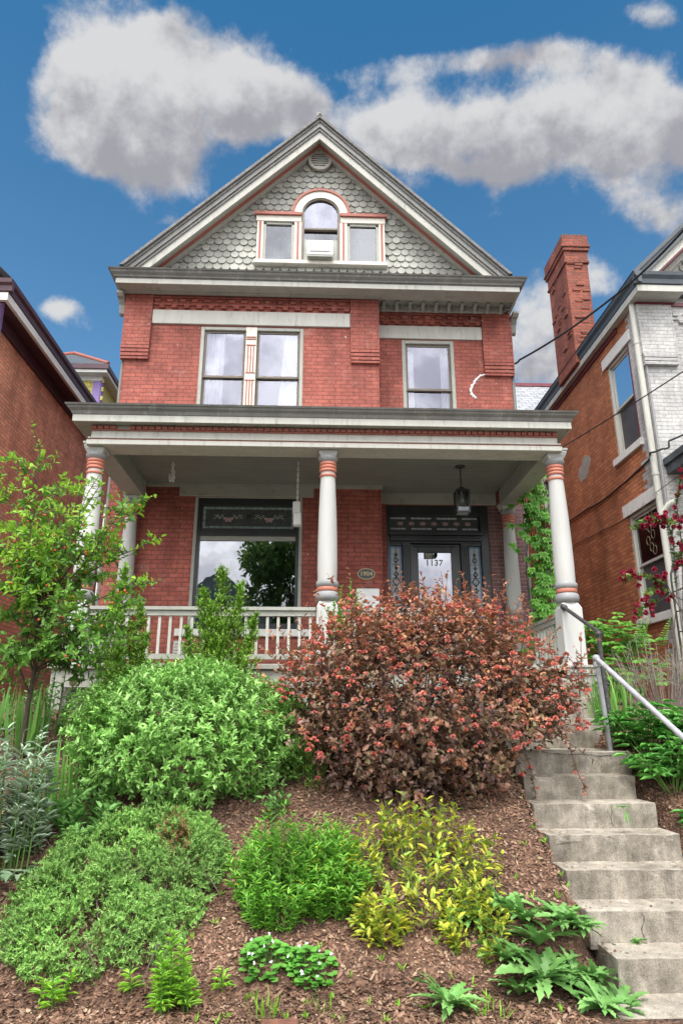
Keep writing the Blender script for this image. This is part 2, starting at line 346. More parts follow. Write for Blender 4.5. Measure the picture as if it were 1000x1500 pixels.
def m_slate():
    m, nt, b = newmat('pale slate courses'); L = nt.links.new; pos = coords(nt)
    sp = nd(nt, 'ShaderNodeSeparateXYZ'); L(pos, sp.inputs[0]); cb = nd(nt, 'ShaderNodeCombineXYZ'); L(sp.outputs[0], cb.inputs[0]); L(sp.outputs[2], cb.inputs[1])
    bt = nd(nt, 'ShaderNodeTexBrick'); L(cb.outputs[0], bt.inputs['Vector'])
    for k, v in (('Scale', 1), ('Mortar Size', .012), ('Brick Width', .32), ('Row Height', .15)): bt.inputs[k].default_value = v
    bt.inputs['Color1'].default_value = (.36, .37, .38, 1); bt.inputs['Color2'].default_value = (.25, .26, .27, 1); bt.inputs['Mortar'].default_value = (.08, .08, .085, 1)
    n = noise(nt, pos, 6, 6, .7); r2 = ramp(nt, [(.3, .7), (.7, 1.15)]); L(n.outputs['Fac'], r2.inputs[0]); mm = mixc(nt, 'MULTIPLY', 1); L(bt.outputs['Color'], mm.inputs[6]); L(r2.outputs[0], mm.inputs[7])
    L(mm.outputs[2], b.inputs['Base Color']); b.inputs['Roughness'].default_value = .6; return m
M['slate'] = m_slate()
G_UP = glass('upper window glass', .15, (.84, .85, .97), wav=.03, dark=(.95, .95, .95))
G_BIG = glass('old plate glass', .30, (.86, .88, .92), wav=.025, dark=(.6, .62, .62))
G_DOOR = glass('door glass', .34, (.85, .87, .94), dark=(.5, .5, .5))
G_DARK = glass('dark window glass', .08, (.85, .88, .92), dark=(.55, .57, .57))
G_SIDE = glass('clear side glass', .75, (.95, .97, 1))
M['bevel_glass'] = plain('bevelled pale glass', (.42, .46, .50), var=.35, scale=30, rough=.15, bump=.4)
M['blue_glass'] = plain('blue border glass', (.16, .27, .42), var=.3, scale=25, rough=.15)
M['teal_glass'] = plain('pale teal glass tile', (.22, .29, .27), var=.35, scale=18, rough=.2)
M['dark_glass'] = plain('dark leaded glass', (.055, .062, .06), var=.4, scale=25, rough=.22, spec=.6)
M['lead'] = plain('lead came', (.03, .03, .03), rough=.4)
M['pink_glass'] = plain('rose glass', (.33, .22, .22), var=.3, scale=30, rough=.2)
M['pale_vine'] = plain('pale leaf glass', (.30, .33, .28), var=.3, scale=30, rough=.2)

# ================================================================== THE BRICK HOUSE
YL, YR = 10.25, 10.60; XL, XS, XR = -3.22, 1.03, 3.38; YB = 20.
H = thing('brick_house', (.08, 10.25, 1.6), 'tall red brick house with scalloped grey gable and wide front porch', 'house')
def panel(mb, Y, x0, x1, z0, z1, holes, deep=.14):
    xs = sorted({x0, x1} | {h[0] for h in holes} | {h[1] for h in holes}); zs = sorted({z0, z1} | {h[2] for h in holes} | {h[3] for h in holes})
    for a, b in zip(xs, xs[1:]):
        for c, d in zip(zs, zs[1:]):
            mx, mz = (a+b)/2, (c+d)/2
            if any(h[0] < mx < h[1] and h[2] < mz < h[3] for h in holes): continue
            mb.quad((a, Y, c), (b, Y, c), (b, Y, d), (a, Y, d))
    for h in holes:
        a, b, c, d = h; Z = Y+deep
        mb.quad((a, Y, c), (a, Y, d), (a, Z, d), (a, Z, c)); mb.quad((b, Y, c), (b, Z, c), (b, Z, d), (b, Y, d))
        mb.quad((a, Y, d), (b, Y, d), (b, Z, d), (a, Z, d)); mb.quad((a, Y, c), (a, Z, c), (b, Z, c), (b, Y, c))
w = MB()
W_UP = (-1.975, -.245, 6.12, 7.905); W_UR = (1.475, 2.395, 6.12, 7.935); W_BIG = (-1.885, -.21, 2.80, 4.865); W_DOOR = (1.14, 2.80, 2.12, 4.875)
panel(w, YL, XL, XS, 1.0, 8.9, [W_UP, W_BIG]); panel(w, YR, XS, XR, 1.0, 8.9, [W_UR, W_DOOR], .2)
w.quad((XS, YL, 1), (XS, YR, 1), (XS, YR, 8.9), (XS, YL, 8.9))
w.quad((XL, YB, 1), (XL, YL, 1), (XL, YL, 8.9), (XL, YB, 8.9)); w.quad((XR, YR, 1), (XR, YB, 1), (XR, YB, 8.9), (XR, YR, 8.9))
w.quad((XR, YB, 1), (XL, YB, 1), (XL, YB, 8.9), (XR, YB, 8.9))
wall = w.build('wall', M['brick'], H)
# brick pilasters with corbelled feet
def pilaster(x0, x1, Y, side=None):
    p = MB(); pr = .055
    p.box(x0, x1, Y-pr, Y+.02, 7.505, 8.56)
    for k, (za, zb, q) in enumerate([(7.44, 7.495, .05), (7.37, 7.425, .042), (7.30, 7.355, .03), (7.245, 7.285, .018)]): p.box(x0+.002*k, x1-.002*k, Y-pr-.008+(.055-q)*.3, Y+.02, za, zb)
    p.box(x0+.01, x1-.01, Y-.03, Y+.02, 7.248, 7.504)
    if side:
        xx = XL if side < 0 else XR
        p.box(xx-.055 if side < 0 else xx-.02, xx+.02 if side < 0 else xx+.055, Y+.021, Y+.42, 7.506, 8.559)
        for za, zb in ((7.44, 7.495), (7.37, 7.425), (7.30, 7.355)): p.box(xx-.058 if side < 0 else xx-.02, xx+.02 if side < 0 else xx+.058, Y+.021, Y+.42, za, zb)
    return p.build('pilaster', M['brick'], wall)
pilaster(XL-.055, -2.81, YL, -1); pilaster(.553, XS+.012, YL); pilaster(2.91, XR+.055, YR, 1)
# dentil courses of projecting brick
def dentils(x0, x1, Y):
    p = MB(); n = int((x1-x0)/.2); st = (x1-x0)/n
    p.box(x0, x1, Y-.03, Y+.02, 8.295, 8.345); p.box(x0, x1, Y-.035, Y+.02, 8.43, 8.47); p.box(x0, x1, Y-.045, Y+.02, 8.474, 8.56)
    for k in range(n):
        xa = x0+st*k
        p.box(xa+.02, xa+.12, Y-.05, Y+.02, 8.349, 8.405); p.box(xa+.12, xa+.20 if k < n-1 else x1, Y-.012, Y+.02, 8.349, 8.426)
        p.box(xa+.10, xa+.19, Y-.046, Y+.02, 8.235, 8.290)
    return p.build('dentil_course', M['brick'], wall)
dentils(-2.805, .548, YL); dentils(1.048, 2.905, YR)
b = MB(); b.box(-2.806, .549, YL-.035, YL+.02, 7.93, 8.195); b.build('belt_stone', M['trim'], wall, .006)
b = MB(); b.box(1.046, 2.906, YR-.035, YR+.02, 7.95, 8.205); b.build('belt_stone', M['trim'], wall, .006)
# white sealant smear beside the right corner
s_ = MB(); prev = None
pts = [(741, 541), (726, 544), (722, 541), (716, 547), (702, 551), (697, 556), (694, 561), (691, 566), (689, 573), (692, 579), (697, 583)]
for k, q in enumerate(pts[1:]):
    a = at(pts[k][0], pts[k][1], YR-.006); c = at(q[0], q[1], YR-.006); n_ = 3; s_.tube([a, c], .016, 6)
    for j in range(n_): s_.ball(a.lerp(c, j/n_)+Vector((random.uniform(-.02, .02), 0, random.uniform(-.015, .015))), random.uniform(.014, .028), 6, 4, (1, .35, .8))
s_.build('sealant_smear', M['white_plastic'], wall)
# floors inside (dim rooms)
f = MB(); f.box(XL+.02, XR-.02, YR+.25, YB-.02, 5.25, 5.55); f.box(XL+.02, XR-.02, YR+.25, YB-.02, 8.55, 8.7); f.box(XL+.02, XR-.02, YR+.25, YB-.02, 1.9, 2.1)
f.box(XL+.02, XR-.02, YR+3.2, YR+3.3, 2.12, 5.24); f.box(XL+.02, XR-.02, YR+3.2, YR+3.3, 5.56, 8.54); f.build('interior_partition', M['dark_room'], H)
# corner board / rain pipe strips along wall edges
d = MB(); d.tube([(XL-.03, YL+.06, 1.6), (XL-.03, YL+.06, 7.2), (XL-.03, YL+.16, 8.45)], .03, 8); d.build('rain_pipe', M['gutter'], H)
d = MB(); d.tube([(XR+.04, YR+.06, 1.6), (XR+.04, YR+.06, 7.2), (XR+.04, YR+.16, 8.45)], .035, 8); d.build('rain_pipe', M['gutter'], H)

# ---- windows
def double_hung(x0, x1, z0, z1, zm, Y, parent, gl):
    s = MB(); t = .035
    for a, c, yy in ((z0, zm+.02, Y+.055), (zm-.02, z1, Y+.02)):
        s.box(x0, x0+t, yy, yy+.03, a, c); s.box(x1-t, x1, yy, yy+.03, a, c); s.box(x0+t, x1-t, yy, yy+.03, a, a+.045); s.box(x0+t, x1-t, yy, yy+.03, c-.04, c)
    so = s.build('sash', M['bronze'], parent, .004)
    for a, c, yy in ((z0, zm+.02, Y+.07), (zm-.02, z1, Y+.035)):
        p = MB(); p.quad((x0+t, yy, a+.04), (x1-t, yy, a+.04), (x1-t, yy, c-.035), (x0+t, yy, c-.035)); p.build('pane', gl, parent)
a, b_, c, d_ = W_UP
w = MB(); w.box(a, a+.06, YL+.0, YL+.13, c, d_); w.box(b_-.06, b_, YL+.0, YL+.13, c, d_); w.box(a+.06, b_-.06, YL+.0, YL+.13, d_-.06, d_); w.box(a-.05, b_+.05, YL-.05, YL+.13, c-.06, c-.002)
wo = w.build('window', M['trim_mid'], H, .006)
ml = MB(); ml.box(-1.215, -1.03, YL-.012, YL+.12, c, d_-.004); ml.build('mullion', M['trim_cream'], wo, .005)
ml = MB()
for z in (7.70, 7.66): ml.box(-1.205, -1.04, YL-.022, YL-.011, z, z+.018)
ml.box(-1.205, -1.04, YL-.022, YL-.011, 7.55, 7.565); ml.box(-1.205, -1.04, YL-.022, YL-.011, 7.03, 7.045); ml.box(-1.205, -1.04, YL-.022, YL-.011, 6.895, 6.91)
for x in (-1.168, -1.122, -1.077):
    ml.box(x-.009, x+.009, YL-.020, YL-.011, 7.045, 7.55); ml.box(x-.009, x+.009, YL-.020, YL-.011, 6.13, 6.895)
ml.build('mullion_flutes', M['red_paint'], wo)
double_hung(-1.913, -1.225, c, 7.845, 6.985, YL+.02, wo, G_UP); double_hung(-1.02, -.307, c, 7.845, 6.985, YL+.02, wo, G_UP)
a, b_, c, d_ = W_UR
w = MB(); w.box(a, a+.065, YR+.0, YR+.13, c, d_); w.box(b_-.065, b_, YR+.0, YR+.13, c, d_); w.box(a+.065, b_-.065, YR+.0, YR+.13, d_-.065, d_); w.box(a-.05, b_+.05, YR-.05, YR+.13, c-.06, c-.002)
wo = w.build('window', M['trim_mid'], H, .006)
double_hung(a+.067, b_-.067, c, d_-.067, 6.99, YR+.02, wo, G_UP)
# big parlour window
a, b_, c, d_ = W_BIG
w = MB(); w.box(a, a+.05, YL-.01, YL+.13, c, d_); w.box(b_-.05, b_, YL-.01, YL+.13, c, d_); w.box(a+.05, b_-.05, YL-.005, YL+.13, d_-.02, d_); wo = w.build('window', M['trim_mid'], H, .006)
w = MB(); w.box(a+.05, b_-.05, YL+.01, YL+.13, 4.73, d_); w.box(a+.05, a+.10, YL+.01, YL+.13, c, 4.73); w.box(b_-.10, b_-.05, YL+.01, YL+.13, c, 4.73)
w.box(a+.10, b_-.10, YL+.0, YL+.13, 4.235, 4.345); w.box(a+.10, b_-.10, YL+.02, YL+.13, c, c+.09); w.box(a+.10, b_-.10, YL-.008, YL-.001, 4.275, 4.30)
w.build('window_frame', M['black'], wo, .006)
w = MB(); w.box(a+.10, b_-.10, YL+.03, YL+.10, 4.165, 4.234); w.build('head_strip', M['trim_mid'], wo)
w = MB(); w.quad((a+.10, YL+.06, c+.09), (b_-.10, YL+.06, c+.09), (b_-.10, YL+.06, 4.166), (a+.10, YL+.06, 4.166)); w.build('pane', G_BIG, wo)
# leaded transom: dark field, tiled border, rose sprays
x0, x1, z0, z1 = a+.10, b_-.10, 4.346, 4.729; yy = YL+.05
w = MB(); w.quad((x0, yy, z0), (x1, yy, z0), (x1, yy, z1), (x0, yy, z1)); w.build('leaded_pane', M['dark_glass'], wo)
w = MB(); n_ = 15; st = (x1-x0-.06)/n_
for k in range(n_):
    for zz in (z0+.015, z1-.055): w.box(x0+.03+st*k+.004, x0+.03+st*(k+1)-.004, yy-.006, yy-.001, zz, zz+.036)
for k in range(3):
    for xx in (x0+.03, x1-.07): w.box(xx, xx+.036, yy-.006, yy-.001, z0+.058+k*.09, z0+.058+k*.09+.08)
w.build('glass_border', M['teal_glass'], wo)
for cx in (x0+.42, x1-.42):
    w = MB(); v = MB()
    for dx, dz, r in ((0, 0, .036), (-.05, .01, .028), (.05, .008, .028), (-.025, -.03, .026), (.03, -.03, .024)): w.ball((cx+dx, yy-.003, 4.515+dz), r, 10, 6, (1, .12, .8))
    for sgn in (-1, 1):
        v.tube([(cx+sgn*.05, yy-.004, 4.53), (cx+sgn*.12, yy-.004, 4.56), (cx+sgn*.17, yy-.004, 4.54), (cx+sgn*.22, yy-.004, 4.585)], .006, 5)
        for j in range(4): v.ball((cx+sgn*(.09+.04*j), yy-.004, 4.575-.045*(j % 2)), .018, 8, 5, (1.2, .15, .5))
    w.build('rose_glass', M['pink_glass'], wo); v.build('vine_glass', M['pale_vine'], wo)
w = MB(); w.ball(((x0+x1)/2, yy-.003, 4.535), .055, 14, 8, (.7, .1, 1.2)); w.build('glass_medallion', M['lead'], wo)
w = MB(); w.box(-2.135, -.035, YL-.03, YL+.05, 4.868, 5.085); w.build('lintel', M['trim_mid'], H, .006)
w = MB(); w.box(-2.06, -.04, YL-.06, YL+.12, 2.69, 2.797); w.build('window_sill', M['trim_white'], H, .008)
# little wall vent under the sill
w = MB(); w.box(-2.06, -1.90, YL-.05, YL+.01, 2.42, 2.62)
for k in range(4): w.box(-2.05, -1.91, YL-.062, YL-.051, 2.44+k*.045, 2.465+k*.045)
w.build('wall_vent', M['trim'], H, .004)

# ---- front door with transom and sidelights
w = MB(); a, b_, c, d_ = W_DOOR; Y0 = YR
w.box(a, a+.05, Y0+.0, Y0+.16, c, d_); w.box(b_-.13, b_, Y0+.0, Y0+.16, c, d_); w.box(a+.05, b_-.13, Y0+.01, Y0+.16, 4.70, d_)
w.box(a+.05, b_-.13, Y0+.02, Y0+.16, 4.40, 4.465); w.box(a+.03, b_-.10, Y0-.06, Y0+.0, 4.36, 4.405); w.box(a+.05, b_-.12, Y0-.03, Y0+.0, 4.27, 4.355)
w.box(a+.051, b_-.131, Y0+.021, Y0+.16, 4.24, 4.399)
n_ = 34
for k in range(n_):
    xx = a+.06+(b_-a-.2)*k/n_; w.box(xx, xx+.024, Y0-.045, Y0-.031, 4.31, 4.35)
for xa, xb in ((1.395, 1.525), (2.335, 2.465)):
    w.box(xa, xb, Y0+.0, Y0+.15, c, 4.24)
    for j in range(4): w.box(xa+.018+j*.029, xa+.028+j*.029, Y0-.012, Y0-.001, c+.15, 4.2)
for xa, xb in ((a+.05, 1.395), (2.465, b_-.13)): w.box(xa, xb, Y0+.03, Y0+.14, c, 2.85); w.box(xa, xb, Y0+.03, Y0+.14, 4.20, 4.24)
fr = w.build('door_surround', M['black'], H, .005)
for k, (xa, xb) in enumerate(((a+.055, 1.39), (2.47, b_-.135))):
    g = MB(); g.quad((xa, Y0+.09, 2.85), (xb, Y0+.09, 2.85), (xb, Y0+.09, 4.2), (xa, Y0+.09, 4.2)); sl = g.build('sidelight', M['bevel_glass'], H)
    g = MB(); g.box(xa, xa+.028, Y0+.082, Y0+.088, 2.85, 4.2); g.box(xb-.028, xb, Y0+.082, Y0+.088, 2.85, 4.2); g.box(xa+.028, xb-.028, Y0+.082, Y0+.088, 4.172, 4.2); g.build('glass_border', M['blue_glass'], sl)
    g = MB(); cx = (xa+xb)/2
    def dia(cz, r, t):
        P4 = [(cx, cz+r*1.25), (cx+r, cz), (cx, cz-r*1.25), (cx-r, cz)]
        for q in range(4):
            p, p2 = P4[q], P4[(q+1) % 4]; g.tube([(p[0], Y0+.08, p[1]), (p2[0], Y0+.08, p2[1])], t, 5)
    for cz, r in ((4.06, .022), (3.97, .035), (3.84, .018), (3.74, .034), (3.62, .058), (3.48, .034), (3.36, .022), (3.2, .03)): dia(cz, r, .007)
    g.tube([(cx, Y0+.083, 2.9), (cx, Y0+.083, 4.17)], .003, 4)
    for z in (3.9, 3.68, 3.3, 3.05): g.tube([(xa+.03, Y0+.083, z), (xb-.03, Y0+.083, z)], .003, 4)
    g.build('lead_diamonds', M['lead'], sl)
g = MB(); x0, x1, z0, z1 = a+.055, b_-.135, 4.466, 4.699; yy = Y0+.08
g.quad((x0, yy, z0), (x1, yy, z0), (x1, yy, z1), (x0, yy, z1)); tr = g.build('transom', M['dark_glass'], H)
g = MB(); n_ = 17; st = (x1-x0-.04)/n_
for k in range(n_):
    if k % 5 != 3:
        for zz in (z0+.012, z1-.042): g.box(x0+.02+st*k+.004, x0+.02+st*(k+1)-.004, yy-.006, yy-.001, zz, zz+.028)
g.build('glass_border', M['bevel_glass'], tr)
for k in range(7):
    g = MB(); g.ball((x0+.18+k*(x1-x0-.36)/6, yy-.003, (z0+z1)/2), .042, 12, 6, (1.25, .08, .8)); g.build('glass_medallion', M['pink_glass'], tr)
# door leaf
w = MB(); xa, xb = 1.527, 2.333; yd = Y0+.06
w.box(xa, xa+.125, yd, yd+.05, c, 4.23); w.box(xb-.15, xb, yd, yd+.05, c, 4.23); w.box(xa+.125, xb-.15, yd, yd+.05, 4.095, 4.23); w.box(xa+.125, xb-.15, yd, yd+.05, c, 2.95)
w.box(xa+.10, xb-.13, yd-.014, yd-.001, 4.10, 4.125); w.box(xa+.06, xb-.08, yd-.03, yd-.001, 4.185, 4.215)
dr = w.build('door', M['black'], H, .005)
g = MB(); g.quad((xa+.125, yd+.02, 2.95), (xb-.15, yd+.02, 2.95), (xb-.15, yd+.02, 4.095), (xa+.125, yd+.02, 4.095)); g.build('pane', G_DOOR, dr)
g = MB(); g.box(1.745, 1.895, yd+.008, yd+.018, 3.99, 4.092); g.build('notice', M['black'], dr)
g = MB(); g.box(1.765, 1.875, yd+.003, yd+.007, 4.04, 4.08)
for z in (4.026, 4.012, 3.998): g.box(1.77, 1.87, yd+.003, yd+.007, z, z+.008)
g.build('notice_lines', M['mortar'], dr)
g = MB(); g.ball((xa+.06, yd-.04, 3.05), .035); g.box(xa+.03, xa+.09, yd-.012, yd-.001, 2.98, 3.2); g.build('handle', M['bronze'], dr)
def text(body, size, loc, mat, name, parent, depth=.004, rotx=math.pi/2, sx=1):
    cu = bpy.data.curves.new(name, 'FONT'); cu.body = body; cu.size = size; cu.extrude = depth; cu.align_x = 'CENTER'; cu.align_y = 'CENTER'; cu.offset = size*.012
    to = bpy.data.objects.new(name, cu); COL.objects.link(to); bpy.context.view_layer.update()
    me = bpy.data.meshes.new_from_object(to.evaluated_get(bpy.context.evaluated_depsgraph_get())); bpy.data.objects.remove(to)
    off = ORG.get(parent, Vector((0, 0, 0)))
    me.transform(Matrix.Translation(Vector(loc)-off) @ Matrix.Rotation(rotx, 4, 'X') @ Matrix.Diagonal((sx, 1, 1, 1))); me.name = name; me.materials.clear(); me.materials.append(mat)
    o = bpy.data.objects.new(name, me); COL.objects.link(o)
    if parent is not None: o.parent = parent; ORG[o] = off
    return o
M['gold'] = plain('brass', (.55, .45, .22), rough=.35, var=.1)
M['etched'] = plain('frosted number film', (.30, .30, .31), var=.1)
for k, ch in enumerate('1137'): text(ch, .135, (1.80+k*.072, yd+.012, 3.925), M['etched'], 'numeral', dr, .002)
# lintel over the door
w = MB(); w.box(1.04, XR-.43, YR-.03, YR+.05, 4.885, 5.11); w.build('lintel', M['trim_mid'], H, .006)
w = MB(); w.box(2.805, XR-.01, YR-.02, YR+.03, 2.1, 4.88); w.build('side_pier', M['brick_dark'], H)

# ---- main cornice
CX0, CX1, CY = -3.49, 3.535, 9.75
prof = [(0, 0), (.012, -.02), (.03, -.026), (.045, -.058), (.085, -.092), (.095, -.116), (.12, -.122), (.12, -.137)]     # inward, down
def crown(mb, x0, x1, y0, y1, z, pr, back):            # mitred moulding round three sides
    loops = []
    for d, dz in pr: loops.append([(x0+d, y1, z+dz), (x0+d, y0+d, z+dz), (x1-d, y0+d, z+dz), (x1-d, y1, z+dz)])
    n = len(loops); vs = [p for l in loops for p in l]
    fs = []
    for i in range(n-1):
        for k in range(3): fs.append((i*4+k, i*4+k+1, (i+1)*4+k+1, (i+1)*4+k))
    mb.add(vs, [f_[::-1] for f_ in fs])
c_ = MB(); crown(c_, CX0, CX1, CY, YB+.3, 8.69, prof, 0); cornice = c_.build('cornice', M['gutter'], H)
c_ = MB(); crown(c_, CX0+.122, CX1-.122, CY+.122, YB+.3, 8.552, [(0, 0), (0, -.085), (.025, -.085)], 0); c_.build('fascia', M['trim'], cornice)
c_ = MB(); x0, x1, y0 = CX0+.147, CX1-.147, CY+.147
c_.box(x0, x1, y0, YL-.058, 8.472, 8.485)
c_.box(XS+.02, XR+.055, YL-.056, YR-.005, 8.60, 8.62); c_.box(x0, XL-.06, YL-.056, YB, 8.472, 8.485); c_.box(XR+.056, x1, YL-.056, YB, 8.472, 8.485)
c_.box(XS+.02, XR+.055, YL-.098, YL-.058, 8.486, 8.60)
c_.build('soffit', M['trim_mid'], cornice)
c_ = MB(); c_.box(XL-.05, XS+.01, YL-.056, YL-.002, 8.562, 8.60); c_.box(XS+.02, XR, YR-.07, YR-.002, 8.565, 8.599); c_.box(XL-.05, XS+.01, YL-.16, YL-.101, 8.455, 8.4715); c_.build('bed_mould', M['trim_mid'], cornice)
q = [(0, 0), (-.17, 0), (-.175, -.03), (-.15, -.055), (-.10, -.06), (-.06, -.09), (-.03, -.14), (0, -.15)]
for k in range(10):
    xx = XS+.10+k*.232; m_ = MB(); m_.prism_yz([(YR-.072+dy*.85, 8.598+dz) for dy, dz in q], xx, xx+.055); m_.build('modillion', M['trim_mid'], cornice, .004)
for k in range(20):
    xx = XS+.10+k*.116+.075
    if k % 2: continue
    c_ = MB(); c_.box(xx+.03, xx+.075, YR-.105, YR-.071, 8.50, 8.598); c_.build('modillion_block', M['trim_mid'], cornice)
c_ = MB(); c_.box(XS+.02, XR-.06, YR-.0695, YR-.003, 8.475, 8.563); c_.build('frieze_board', M['trim'], cornice)
for sx in (-1, 1):                                     # scroll brackets at the outer corners
    c_ = MB(); q2 = [(0, 0), (-.32, 0), (-.33, -.05), (-.27, -.09), (-.2, -.09), (-.12, -.16), (-.07, -.30), (0, -.33)]
    xx = XL-.17 if sx < 0 else XR+.065; c_.prism_yz([((YL if sx < 0 else YR)+.12+dy, 8.45+dz) for dy, dz in q2], xx, xx+.1); c_.build('bracket', M['trim_mid'], cornice, .01)
# pent skirt between cornice and gable
c_ = MB(); c_.prism_yz([(CY+.01, 8.694), (10.195, 8.96), (10.195, 8.70)], CX0+.02, CX1-.02); c_.build('pent_roof', M['roof'], H)
# ---- gable
AX = -.01; GZ0 = 8.93; GAP = 11.62; GY = 10.20
gz = MB()
gz.prism_xz([(AX-3.0, 8.72), (-.99, 8.72), (-.99, 11.73-.98)], GY+.02, GY+.12); gz.prism_xz([(1.065, 8.72), (AX+3.0, 8.72), (1.065, 11.73-1.075)], GY+.02, GY+.12)
gz.prism_xz([(-.989, 10.50), (1.064, 10.50), (1.064, 10.655), (AX, 11.73), (-.989, 10.75)], GY+.02, GY+.12); gz.prism_xz([(-.989, 8.72), (1.064, 8.72), (1.064, 9.172), (-.989, 9.172)], GY+.02, GY+.12)
gz.prism_xz([(-.989, 10.01), (-.32, 10.01), (-.32, 10.499), (-.989, 10.499)], GY+.02, GY+.12); gz.prism_xz([(.38, 10.01), (1.064, 10.01), (1.064, 10.499), (.38, 10.499)], GY+.02, GY+.12)
gable = gz.build('gable', M['trim_mid'], H); gz = MB(); gz.prism_xz([(AX-3.2, 8.7), (AX+3.2, 8.7), (AX, 11.9)], YB-.1, YB); gz.build('rear_gable', M['trim_mid'], H)
sh = MB(); row = .127; sw = .146; r_i = 0; z = 9.0
while z < 11.68:
    off = (r_i % 2)*sw/2
    for k in range(-20, 21):
        cx = AX+k*sw+off; zt = z+row*1.35
        if abs(cx-AX) > (GAP-z)+.06: continue
        if z > 9.13 and z < 10.13 and -1.10 < cx < 1.17: continue
        if z >= 10.0 and (cx-.03)**2+((z+.05)-10.17)**2 < .44**2: continue
        jz = random.uniform(-.007, .007); jw = random.uniform(.93, .99)*sw/2; dy = random.uniform(0, .006); zb = z+jz
        ps = [(cx-jw, zt), (cx-jw, zb+.062)]+[(cx-jw*math.cos(t), zb+.062-.062*math.sin(t)) for t in (R(22), R(45), R(68), R(90), R(112), R(135), R(158))]+[(cx+jw, zb+.062), (cx+jw, zt)]
        fa = [(x_, GY-.016-dy+(.026*min(1, (zz-zb)/(zt-zb))), zz) for x_, zz in ps]; ba = [(x_, y_+.012, zz) for x_, y_, zz in fa]; n_ = len(ps)
        sh.add(fa+ba, [tuple(range(n_))]+[(i, n_+i, n_+(i+1) % n_, (i+1) % n_) for i in range(1, n_-1)])
    z += row; r_i += 1
sh.build('scallop_shingles', M['shingle'], gable)
# rakes: everything is an inverted V extruded front to back
def vee(mb, za, zb, y0, y1, zlow):                      # between apex heights za > zb, cut level at zlow
    for s in (-1, 1):
        P4 = [(AX, za), (AX+s*(za-zlow), zlow), (AX+s*(zb-zlow), zlow), (AX, zb)]
        if s > 0: P4 = P4[::-1]
        mb.prism_xz(P4, y0, y1)
v_ = MB(); vee(v_, 12.02, 11.955, 9.74, YB+.25, 8.73); v_.build('roof', M['roof'], H)
v_ = MB(); vee(v_, 11.954, 11.90, 9.78, 9.92, 8.72); vee(v_, 11.899, 11.80, 9.80, 9.92, 8.72); vee(v_, 11.799, 11.74, 9.825, 9.92, 8.72); rake = v_.build('rake_moulding', M['gutter'], H)
v_ = MB(); vee(v_, 11.739, 11.575, 9.85, 9.90, 8.72); v_.build('rake_board', M['trim_rake'], rake)
v_ = MB(); vee(v_, 11.738, 11.615, 9.901, 10.0, 8.72); v_.build('rake_soffit', M['trim_mid'], rake)
v_ = MB(); vee(v_, 11.737, 11.625, 10.001, 10.10, 8.72); v_.build('red_moulding', M['red_paint'], rake)
v_ = MB(); vee(v_, 11.736, 11.585, 10.101, 10.185, 8.72); v_.build('inner_rake_board', M['trim_rake'], rake)
v_ = MB(); v_.ball((AX, 9.76, 12.03), .045, 8, 6); v_.box(AX-.05, AX+.05, 9.735, 9.80, 11.99, 12.05); v_.build('ridge_cap', M['gutter'], H)
# round louvred vent
v_ = MB(); n_ = 28; cz = 11.37; Rr = .215
for k in range(n_):
    a0, a1 = 2*math.pi*k/n_, 2*math.pi*(k+1)/n_
    q = []
    for rr, yy in ((Rr, GY-.02), (Rr, GY-.075), (Rr-.03, GY-.085), (Rr-.05, GY-.075), (Rr-.05, GY-.02)):
        q.append((rr, yy))
    for (r0, y0), (r1, y1) in zip(q, q[1:]):
        v_.add([(r0*math.cos(a0), y0, cz+r0*math.sin(a0)), (r0*math.cos(a1), y0, cz+r0*math.sin(a1)), (r1*math.cos(a1), y1, cz+r1*math.sin(a1)), (r1*math.cos(a0), y1, cz+r1*math.sin(a0))], [(0, 1, 2, 3)], True)
vent = v_.build('gable_vent', M['trim'], H)
v_ = MB(); v_.add([(.17*math.cos(2*math.pi*k/n_), GY-.022, cz+.17*math.sin(2*math.pi*k/n_)) for k in range(n_)], [tuple(range(n_))[::-1]]); v_.build('vent_void', M['lead'], vent)
v_ = MB()
for k in range(7):
    zz = cz-.145+k*.048; hw = math.sqrt(max(.0, .166**2-(zz-cz)**2)); v_.prism_yz([(GY-.078, zz-.016), (GY-.03, zz+.012), (GY-.03, zz+.018), (GY-.078, zz+.006)], -hw, hw)
v_.build('louvres', M['trim'], vent)
# Palladian window
PW = MB(); y0 = GY-.06
PW.box(-1.13, 1.205, y0-.05, GY+.01, 9.095, 9.17); pal = PW.build('palladian_window', M['trim_cream'], H, .008)
PW = MB()
for xa, xb in ((-1.095, -.985), (-.435, -.312), (.372, .495), (1.06, 1.165)): PW.box(xa, xb, y0, GY+.01, 9.172, 10.0)
for xa, xb in ((-1.115, -.318), (.378, 1.175)): PW.box(xa, xb, y0-.01, GY+.01, 10.002, 10.115)
n_ = 24; cx, cz, ro, ri = .03, 10.19, .475, .335
for k in range(n_):
    a0, a1 = math.pi*k/n_, math.pi*(k+1)/n_
    PW.prism_xz([(cx+ri*math.cos(a0), cz+ri*math.sin(a0)), (cx+ro*math.cos(a0), cz+ro*math.sin(a0)), (cx+ro*math.cos(a1), cz+ro*math.sin(a1)), (cx+ri*math.cos(a1), cz+ri*math.sin(a1))][::-1], y0-.012, GY+.01)
PW.build('casing', M['trim_cream'], pal)
PW = MB()
for xa, xb in ((-1.145, -.317), (.377, 1.205)): PW.box(xa, xb, y0-.05, GY+.01, 10.117, 10.175); PW.box(xa+.02, xb-.02, y0-.03, GY+.01, 10.1755, 10.19)
for xx in (-1.04, -.374, .433, 1.112): PW.box(xx-.018, xx+.018, y0-.012, y0-.001, 9.173, 9.998)
